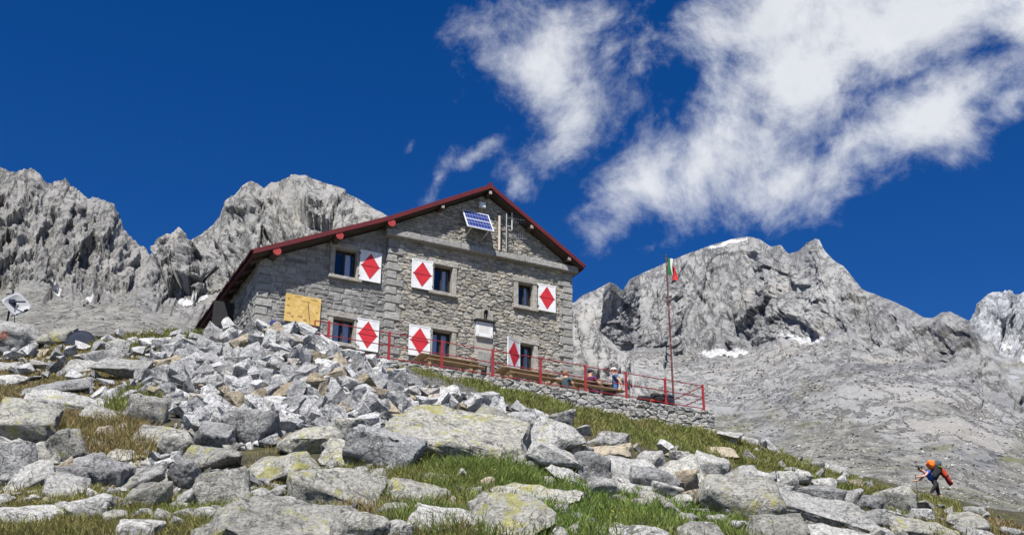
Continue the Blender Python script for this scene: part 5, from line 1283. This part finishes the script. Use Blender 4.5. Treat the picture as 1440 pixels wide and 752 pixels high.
def grow():
    r = np.random.RandomState(4); VV = []; FF = []; CC = []; n0 = 0
    for poly, n, hgt, (ca, cb_) in G:
        xs = [p[0] for p in poly]; ys = [p[1] for p in poly]
        # clumps, then blades around every clump
        m = max(12, n//26); cx = r.uniform(min(xs), max(xs), m*3); cy = r.uniform(min(ys), max(ys), m*3); k = inside(poly, cx, cy); k &= ~inside(heap_in, cx, cy); cx, cy = cx[k][:m], cy[k][:m]
        t = ground_hit(cx, cy); k = ~np.isnan(t); cx, cy, t = cx[k], cy[k], t[k]
        if len(t) == 0: continue
        C = at(cx, cy, t); per = max(4, n//len(t)); idx = np.repeat(np.arange(len(t)), per); N = len(idx)
        ang = r.uniform(0, 6.28, N); rad = np.abs(r.normal(0, .14, N)); bx = C[idx, 0]+rad*np.cos(ang); by = C[idx, 1]+rad*np.sin(ang)*1.6; bz = ground_z(bx, by)-.03
        hs = hgt*.78*(.45+.75*r.rand(N))*(.6+.7*r.rand(len(t)))[idx]; lean = r.uniform(.15, .75, N)*hs; la = ang+r.normal(0, .6, N)
        w = r.uniform(.005, .010, N)*(1+hs*1.0)*np.clip(C[idx, 1]/22, .8, 1.7); fa = r.uniform(0, 6.28, N); dx, dy = np.cos(fa)*w, np.sin(fa)*w
        lx, ly = np.cos(la)*lean, np.sin(la)*lean
        base = np.stack([bx, by, bz], 1); side = np.stack([dx, dy, dx*0], 1); mid = base+np.stack([lx*.3, ly*.3, hs*.6], 1); tip = base+np.stack([lx, ly, hs], 1)
        v = np.stack([base-side, base+side, mid+side*.8, mid-side*.8, tip], 1).reshape(-1, 3); i0 = n0+np.arange(N)*5
        f = np.concatenate([np.stack([i0, i0+1, i0+2], 1), np.stack([i0, i0+2, i0+3], 1), np.stack([i0+3, i0+2, i0+4], 1)]); n0 += 5*N
        mixk = np.clip(.5+1.6*fbm(bx*.5, by*.5, o=3, seed=15)+r.normal(0, .22, N), 0, 1)[:, None]; c = np.array(ca)*(1-mixk)+np.array(cb_)*mixk
        c = np.repeat(c, 5, 0); VV.append(v); FF.append(f); CC.append(c)
    v = np.concatenate(VV); f = np.concatenate(FF); c = np.concatenate(CC)
    me = mesh('grass', v, f, mat_grass()); a = me.color_attributes.new('tint', 'FLOAT_COLOR', 'POINT'); a.data.foreach_set('color', np.concatenate([c, np.ones((len(c), 1))], 1).ravel().astype(np.float32))
    tag(link('grass', me), 'alpine grass in tufts between the boulders', 'grass', kind='stuff')
    # small yellow flower heads
    pts = v.reshape(-1, 5, 3)[:, 4]; sel = r.choice(len(pts), 700, replace=False); V = []; F = []; n = 0
    o8 = np.array([(1,0,0),(0,1,0),(-1,0,0),(0,-1,0),(0,0,.5),(0,0,-.5)]); fo = np.array([(0,1,4),(1,2,4),(2,3,4),(3,0,4),(1,0,5),(2,1,5),(3,2,5),(0,3,5)])
    for q in pts[sel]: V.append(o8*r.uniform(.010, .020)+q+(0, 0, .01)); F.append(fo+n); n += 6
    tag(link('flower_heads', mesh('flower_heads', np.concatenate(V), np.concatenate(F), plain('flower_yellow', (0.62, 0.48, 0.08), .8))), 'tiny yellow flower heads scattered through the grass', 'flowers', kind='stuff')
grow()

# ------------------------------------------------------------------ people
def skin_body(name, joints, edges, parent, mats, paint, sub=2):
    """one continuous figure grown over a skeleton; joints: name -> (xyz, radius); paint(co) picks the material"""
    keys = list(joints); me = bpy.data.meshes.new(name); me.from_pydata([joints[k][0] for k in keys], [(keys.index(a), keys.index(b)) for a, b in edges], [])
    o = bpy.data.objects.new(name, me); col.objects.link(o)
    o.modifiers.new('skin', 'SKIN').use_smooth_shade = True
    for i, k in enumerate(keys):
        r = joints[k][1]; me.skin_vertices[0].data[i].radius = r if isinstance(r, tuple) else (r, r); me.skin_vertices[0].data[i].use_root = (k == 'pelvis')
    s = o.modifiers.new('sub', 'SUBSURF'); s.levels = sub; s.render_levels = sub
    dg = bpy.context.evaluated_depsgraph_get(); m2 = bpy.data.meshes.new_from_object(o.evaluated_get(dg)); bpy.data.objects.remove(o)
    m2.name = name; m2.materials.clear()
    for m in mats: m2.materials.append(m)
    for p in m2.polygons: p.material_index = paint(p.center); p.use_smooth = True
    return link(name, m2, parent)
M['skin'] = plain('skin', (0.52, 0.30, 0.21), .6, .06, 9); M['hair'] = plain('dark_hair', (0.03, 0.022, 0.018), .7, .2, 30, .4)
M['black_cloth'] = plain('black_cloth', (0.018, 0.018, 0.02), .85, .2, 14, .3); M['blue_cloth'] = plain('blue_cloth', (0.045, 0.10, 0.22), .85, .15, 14, .3)
M['bright_blue'] = plain('bright_blue_cloth', (0.02, 0.09, 0.48), .8, .12, 14, .3); M['navy'] = plain('navy_cloth', (0.025, 0.032, 0.06), .85, .2, 14, .3)
M['purple'] = plain('purple_cloth', (0.09, 0.025, 0.09), .85, .2, 14, .3); M['teal'] = plain('teal_cloth', (0.05, 0.075, 0.085), .85, .2, 14, .3)
M['orange'] = plain('orange_fabric', (0.78, 0.17, 0.02), .7, .1, 10, .3); M['red_orange'] = plain('red_orange_fabric', (0.42, 0.05, 0.02), .7, .2, 10, .3); M['dark_red'] = plain('dark_red_fabric', (0.25, 0.02, 0.02), .7, .2, 10, .3)
M['slate'] = plain('slate_fabric', (0.07, 0.11, 0.13), .7, .2, 10, .3); M['khaki'] = plain('khaki_cloth', (0.34, 0.26, 0.16), .85, .15, 10, .3); M['cap'] = plain('pale_cap', (0.55, 0.50, 0.46), .85, .1)
M['lime'] = plain('lime_strap', (0.35, 0.50, 0.06), .7, .1); M['eye'] = plain('eye_dark', (0.02, 0.02, 0.02), .3, .1)
def hand_edges(J, E, w, side, out, curl):
    """five short unequal fingers from the palm at joint w; out = pointing direction, curl = bending direction"""
    p = Vector(J[w][0]); out = Vector(out).normalized(); curl = Vector(curl).normalized(); lat = out.cross(curl).normalized()
    palm = w+'_palm'; J[palm] = (tuple(p+out*.055), (.036, .020)); E.append((w, palm))
    for i, (l, off) in enumerate(((.062, -.030), (.072, -.010), (.068, .010), (.052, .028))):
        a, b = '%s_f%da' % (w, i), '%s_f%db' % (w, i); base = p+out*.085+lat*off*side
        J[a] = (tuple(base+out*l*.35+curl*.012), .0095); J[b] = (tuple(base+out*l*.6+curl*(l*.7)), .008); E += [(palm, a), (a, b)]
    a, b = w+'_ta', w+'_tb'; J[a] = (tuple(p+out*.040+lat*-.042*side+curl*.012), .011); J[b] = (tuple(p+out*.062+lat*-.050*side+curl*.045), .009); E += [(palm, a), (a, b)]
def head_parts(body, c, face, up, hair=None, cap=None, r=.10):
    """hair or cap, ears, nose, eyes and mouth set on the head at c, which looks along face"""
    c = Vector(c); face = Vector(face).normalized(); up = Vector(up); up = (up-face*up.dot(face)).normalized(); lat = up.cross(face)
    def blob(name, centre, sx, sy, sz, mat, keep=None):
        v = []; f = []; n, m = 14, 9
        for j in range(m+1):
            th = math.pi*j/m
            for i in range(n):
                a = 2*math.pi*i/n; q = Vector((math.sin(th)*math.cos(a), math.sin(th)*math.sin(a), math.cos(th)))
                if keep: q = keep(q)
                v.append(tuple(centre+lat*q.x*sx+face*q.y*sy+up*q.z*sz))
        for j in range(m):
            for i in range(n): a = j*n+i; b = j*n+(i+1) % n; f.append((a, b, b+n, a+n))
        return link(name, mesh(name, v, f, mat, True), body)
    if hair: blob('hair', c+up*.020-face*.018, r*.92, r*1.02, r*1.10, hair, lambda q: Vector((q.x, min(q.y, .45), max(q.z, -.55))))
    if cap:
        blob('cap', c+up*.035-face*.006, r*.98, r*1.06, r*.98, cap, lambda q: Vector((q.x, q.y, max(q.z, .05)))); blob('cap_brim', c+up*.045+face*.10, r*.7, r*.75, r*.10, cap)
    blob('nose', c+face*(r*.98)-up*.012, .014, .022, .022, M['skin'])
    for s in (-1, 1):
        blob('ear', c+lat*s*r*.84-up*.005, .012, .022, .032, M['skin']); blob('eye', c+face*r*.86+lat*s*.034+up*.016, .013, .010, .010, M['eye'])
    blob('mouth', c+face*r*.90-up*.052, .024, .010, .006, M['dark_red'])
# --- hiker, bent forward under a big pack, walking uphill to the left
hq = at(1318, 707, 46.0); hz = float(ground_z(hq[0], hq[1]))
HZ = max(hz+.04, float(hq[2])-.10)
hk = empty('person', (float(hq[0]), float(hq[1]), HZ), 0, 'hiker in blue top and black shorts bent under a large pack', 'person')
J = {'pelvis': ((.06, 0, .86), (.15, .13)), 'waist': ((-.02, 0, 1.00), (.13, .11)), 'chest': ((-.20, 0, 1.20), (.15, .13)), 'neck': ((-.36, 0, 1.34), .055), 'head': ((-.45, 0, 1.36), (.085, .085)), 'crown': ((-.51, 0, 1.42), (.08, .08)),
     'hipl': ((.04, -.10, .80), .10), 'kneel': ((-.20, -.11, .50), .068), 'ankl': ((-.12, -.11, .14), .042), 'footl': ((-.17, -.11, .06), .040), 'toel': ((-.32, -.12, .05), .035),
     'hipr': ((.08, .10, .80), .10), 'kneer': ((.16, .11, .46), .068), 'ankr': ((.36, .11, .14), .042), 'footr': ((.34, .11, .06), .040), 'toer': ((.20, .12, .03), .035),
     'shl': ((-.22, -.19, 1.27), .060), 'ell': ((-.42, -.22, 1.08), .044), 'wrl': ((-.68, -.18, 1.07), .030), 'shr': ((-.22, .19, 1.27), .060), 'elr': ((-.44, .24, 1.06), .044), 'wrr': ((-.66, .20, 1.00), .030)}
E_ = [('pelvis', 'waist'), ('waist', 'chest'), ('chest', 'neck'), ('neck', 'head'), ('head', 'crown'), ('pelvis', 'hipl'), ('hipl', 'kneel'), ('kneel', 'ankl'), ('ankl', 'footl'), ('footl', 'toel'), ('pelvis', 'hipr'), ('hipr', 'kneer'), ('kneer', 'ankr'), ('ankr', 'footr'), ('footr', 'toer'), ('chest', 'shl'), ('shl', 'ell'), ('ell', 'wrl'), ('chest', 'shr'), ('shr', 'elr'), ('elr', 'wrr')]
hand_edges(J, E_, 'wrl', 1, (-1, 0, .05), (0, .3, -1)); hand_edges(J, E_, 'wrr', -1, (-1, 0, .05), (0, -.3, -1))
def paint_h(c):
    if c.z < .115: return 2
    if c.z < .43: return 0
    if c.z < .93 and c.x > -.28: return 1
    if c.z < .99 and c.x > -.12: return 1
    if c.x < -.32 or (c.x < -.27 and abs(c.y) > .17) : return 0
    return 3
hb = skin_body('body', J, E_, hk, [M['skin'], M['black_cloth'], M['slate'], M['bright_blue']], paint_h)
head_parts(hb, (-.49, 0, 1.39), (-.75, 0, -.5), (-.5, 0, .75), hair=M['hair'])
pk = empty('backpack', (float(hq[0]), float(hq[1]), HZ), 0, 'big black backpack with orange roll and red bag strapped on the hiker', 'backpack')
def sack(name, mat, c, dims, rot, seed, parent, box=.62):
    me = rock_mesh(name, seed, dims, box=box, n=40, cuts=2, amp=.05, soft=2, mat=mat, smooth=True); return link(name, me, parent, c, rot)
pb = sack('main_bag', M['black_cloth'], (.10, 0, 1.26), (.36, .42, .72), (0, R(32), 0), 901, pk)
sack('orange_roll', M['orange'], (-.06, -.02, 1.58), (.34, .40, .34), (0, R(20), 0), 902, pk, .95)
sack('top_lid', M['slate'], (.20, 0, 1.60), (.30, .38, .30), (0, R(20), 0), 903, pk, .85)
sack('lime_strap', M['lime'], (.24, -.05, 1.46), (.16, .36, .05), (0, R(25), 0), 906, pk)
sack('red_bag', M['red_orange'], (.40, -.02, 1.24), (.19, .32, .40), (0, R(-30), 0), 904, pk)
sack('bag_tail', M['dark_red'], (.56, -.02, .95), (.17, .26, .36), (0, R(-30), 0), 905, pk)
wb = MB(); wb.tube([(-.12, -.17, 1.34), (-.20, -.20, 1.22), (-.06, -.17, 1.08)], .022, 6); wb.tube([(-.12, .17, 1.34), (-.20, .20, 1.22), (-.06, .17, 1.08)], .022, 6); wb.build('strap', M['black_cloth'], pk)
tp_ = empty('trekking_pole', (float(hq[0])-.76, float(hq[1])-.20, HZ-.02), 0, 'thin dark trekking pole planted in front of the hiker', 'trekking pole')
MB().tube([(0, 0, .0), (0, .01, 1.0)], .009, 6).build('shaft', M['iron'], tp_); MB().tube([(0, .01, 1.0), (0, .01, 1.16)], [.016, .022], 8).build('grip', M['black_cloth'], tp_)
MB().tube([(0, 0, .07), (0, 0, .085)], .04, 10).build('basket', M['iron'], tp_)
# --- three people sitting at the terrace table
def seated(s, o, z, rz, label, mats, cap=None, hair=None, knees_up=False, lean=.0, armback=False):
    p = hut_empty('person', s, o, z, label, 'person'); p.rotation_euler = (0, 0, YAW+rz)
    L = lean
    J = {'pelvis': ((0, 0, .52), (.16, .13)), 'waist': ((-.02-L*.3, 0, .70), (.14, .11)), 'chest': ((-L*.7, 0, .95), (.165, .12)), 'neck': ((.02-L, 0, 1.10), .062), 'head': ((.04-L, 0, 1.19), (.092, .094)), 'crown': ((.04-L, 0, 1.26), (.090, .092)),
         'shl': ((-L*.7, .20, 1.04), .062), 'shr': ((-L*.7, -.20, 1.04), .062), 'hipl': ((.06, .10, .50), .095), 'hipr': ((.06, -.10, .50), .095)}
    if knees_up: J.update({'kneel': ((.36, .12, .86), .07), 'ankl': ((.62, .12, .50), .044), 'toel': ((.78, .13, .48), .036), 'kneer': ((.40, -.12, .82), .07), 'ankr': ((.68, -.12, .50), .044), 'toer': ((.84, -.13, .48), .036)})
    else: J.update({'kneel': ((.48, .12, .50), .07), 'ankl': ((.50, .12, .10), .044), 'toel': ((.66, .13, .05), .036), 'kneer': ((.48, -.12, .50), .07), 'ankr': ((.46, -.12, .10), .044), 'toer': ((.62, -.13, .05), .036)})
    if armback: J.update({'ell': ((-.16-L, .28, .80), .044), 'wrl': ((-.22-L, .28, .58), .030), 'elr': ((.10, -.27, .80), .044), 'wrr': ((.30, -.20, .72), .030)})
    else: J.update({'ell': ((.06, .28, .80), .044), 'wrl': ((.30, .22, .76), .030), 'elr': ((.06, -.28, .80), .044), 'wrr': ((.30, -.20, .76), .030)})
    E = [('pelvis', 'waist'), ('waist', 'chest'), ('chest', 'neck'), ('neck', 'head'), ('head', 'crown'), ('chest', 'shl'), ('shl', 'ell'), ('ell', 'wrl'), ('chest', 'shr'), ('shr', 'elr'), ('elr', 'wrr'), ('pelvis', 'hipl'), ('hipl', 'kneel'), ('kneel', 'ankl'), ('ankl', 'toel'), ('pelvis', 'hipr'), ('hipr', 'kneer'), ('kneer', 'ankr'), ('ankr', 'toer')]
    hand_edges(J, E, 'wrl', 1, (.3, 0, -1) if armback else (1, 0, -.1), (0, 0, -1) if not armback else (1, 0, 0)); hand_edges(J, E, 'wrr', -1, (1, 0, -.1), (0, 0, -1))
    def paint(c):
        if c.z > 1.09: return 0
        if abs(c.y) > .235 and c.z < .92: return 0
        if c.x > .15 and c.z > .60 and not knees_up: return 0
        if c.z > .58 and c.x < .14: return 1
        if c.x > .46 and knees_up: return 0
        if c.z < .40: return 0 if c.z > .12 else 3
        return 2
    b = skin_body('body', J, E, p, mats, paint); head_parts(b, (.04-L, 0, 1.225), (1, 0, 0), (0, 0, 1), hair=hair, cap=cap, r=.112); return p
def spot(x, y, o): a = on_plane(x, y, o); return a[0], o, a[1]
hs_ = spot(865, 519, 2.35); seated(hs_[0], 2.35, hs_[2]-1.30, R(150), 'man in blue shirt and pale cap sitting with his back to the railing', [M['skin'], M['blue_cloth'], M['navy'], M['navy']], cap=M['cap'], armback=True, lean=-.02)
hs_ = spot(833, 523, 1.9); seated(hs_[0], 1.9, hs_[2]-1.28, R(10), 'person in dark purple top and cap sitting with knees drawn up', [M['skin'], M['purple'], M['teal'], M['navy']], cap=M['navy'], knees_up=True, lean=.12)
hs_ = spot(796, 524, 2.2); seated(hs_[0], 2.2, hs_[2]-1.28, R(20), 'person in dark teal top at the left end of the terrace group', [M['skin'], M['teal'], M['khaki'], M['navy']], hair=plain('brown_hair', (0.20, 0.11, 0.07), .7), lean=.05)
# --- bags
bg_ = hut_empty('backpack', *spot(928, 560, 2.75)[:1], 2.75, -.05, 'black backpack lying behind the railing near the flagpole', 'backpack'); bg_.scale = (1.1, 1.1, 1.3)
sack('main_bag', M['black_cloth'], (0, 0, .20), (.66, .40, .36), (0, R(8), 0), 911, bg_); sack('lid', M['navy'], (.30, 0, .24), (.26, .36, .30), (0, 0, 0), 912, bg_); MB().tube([(-.2, -.2, .15), (-.05, -.28, .30), (.12, -.2, .20)], .02, 6).build('strap', M['black_cloth'], bg_)
bg_ = hut_empty('bag', *spot(905, 562, 2.8)[:1], 2.8, -.05, 'small dark and red bag left of the black backpack', 'bag'); bg_.scale = (1.3, 1.3, 1.5)
sack('pouch', M['black_cloth'], (0, 0, .10), (.34, .28, .20), (0, 0, 0), 913, bg_); sack('red_pocket', M['red_orange'], (.20, -.05, .06), (.16, .2, .14), (0, 0, 0), 914, bg_)
q = at(386, 455, 36.6); bg_ = empty('blue_bag', (float(q[0]), float(q[1]), float(q[2])-.12), 0, 'dark blue bag on the rubble under the sundial', 'bag')
sack('pouch', plain('indigo_fabric', (0.03, 0.035, 0.16), .8), (0, 0, .10), (.26, .26, .22), (0, 0, 0), 915, bg_); sack('flap', M['navy'], (.22, .05, .08), (.34, .3, .2), (0, 0, 0), 916, bg_)
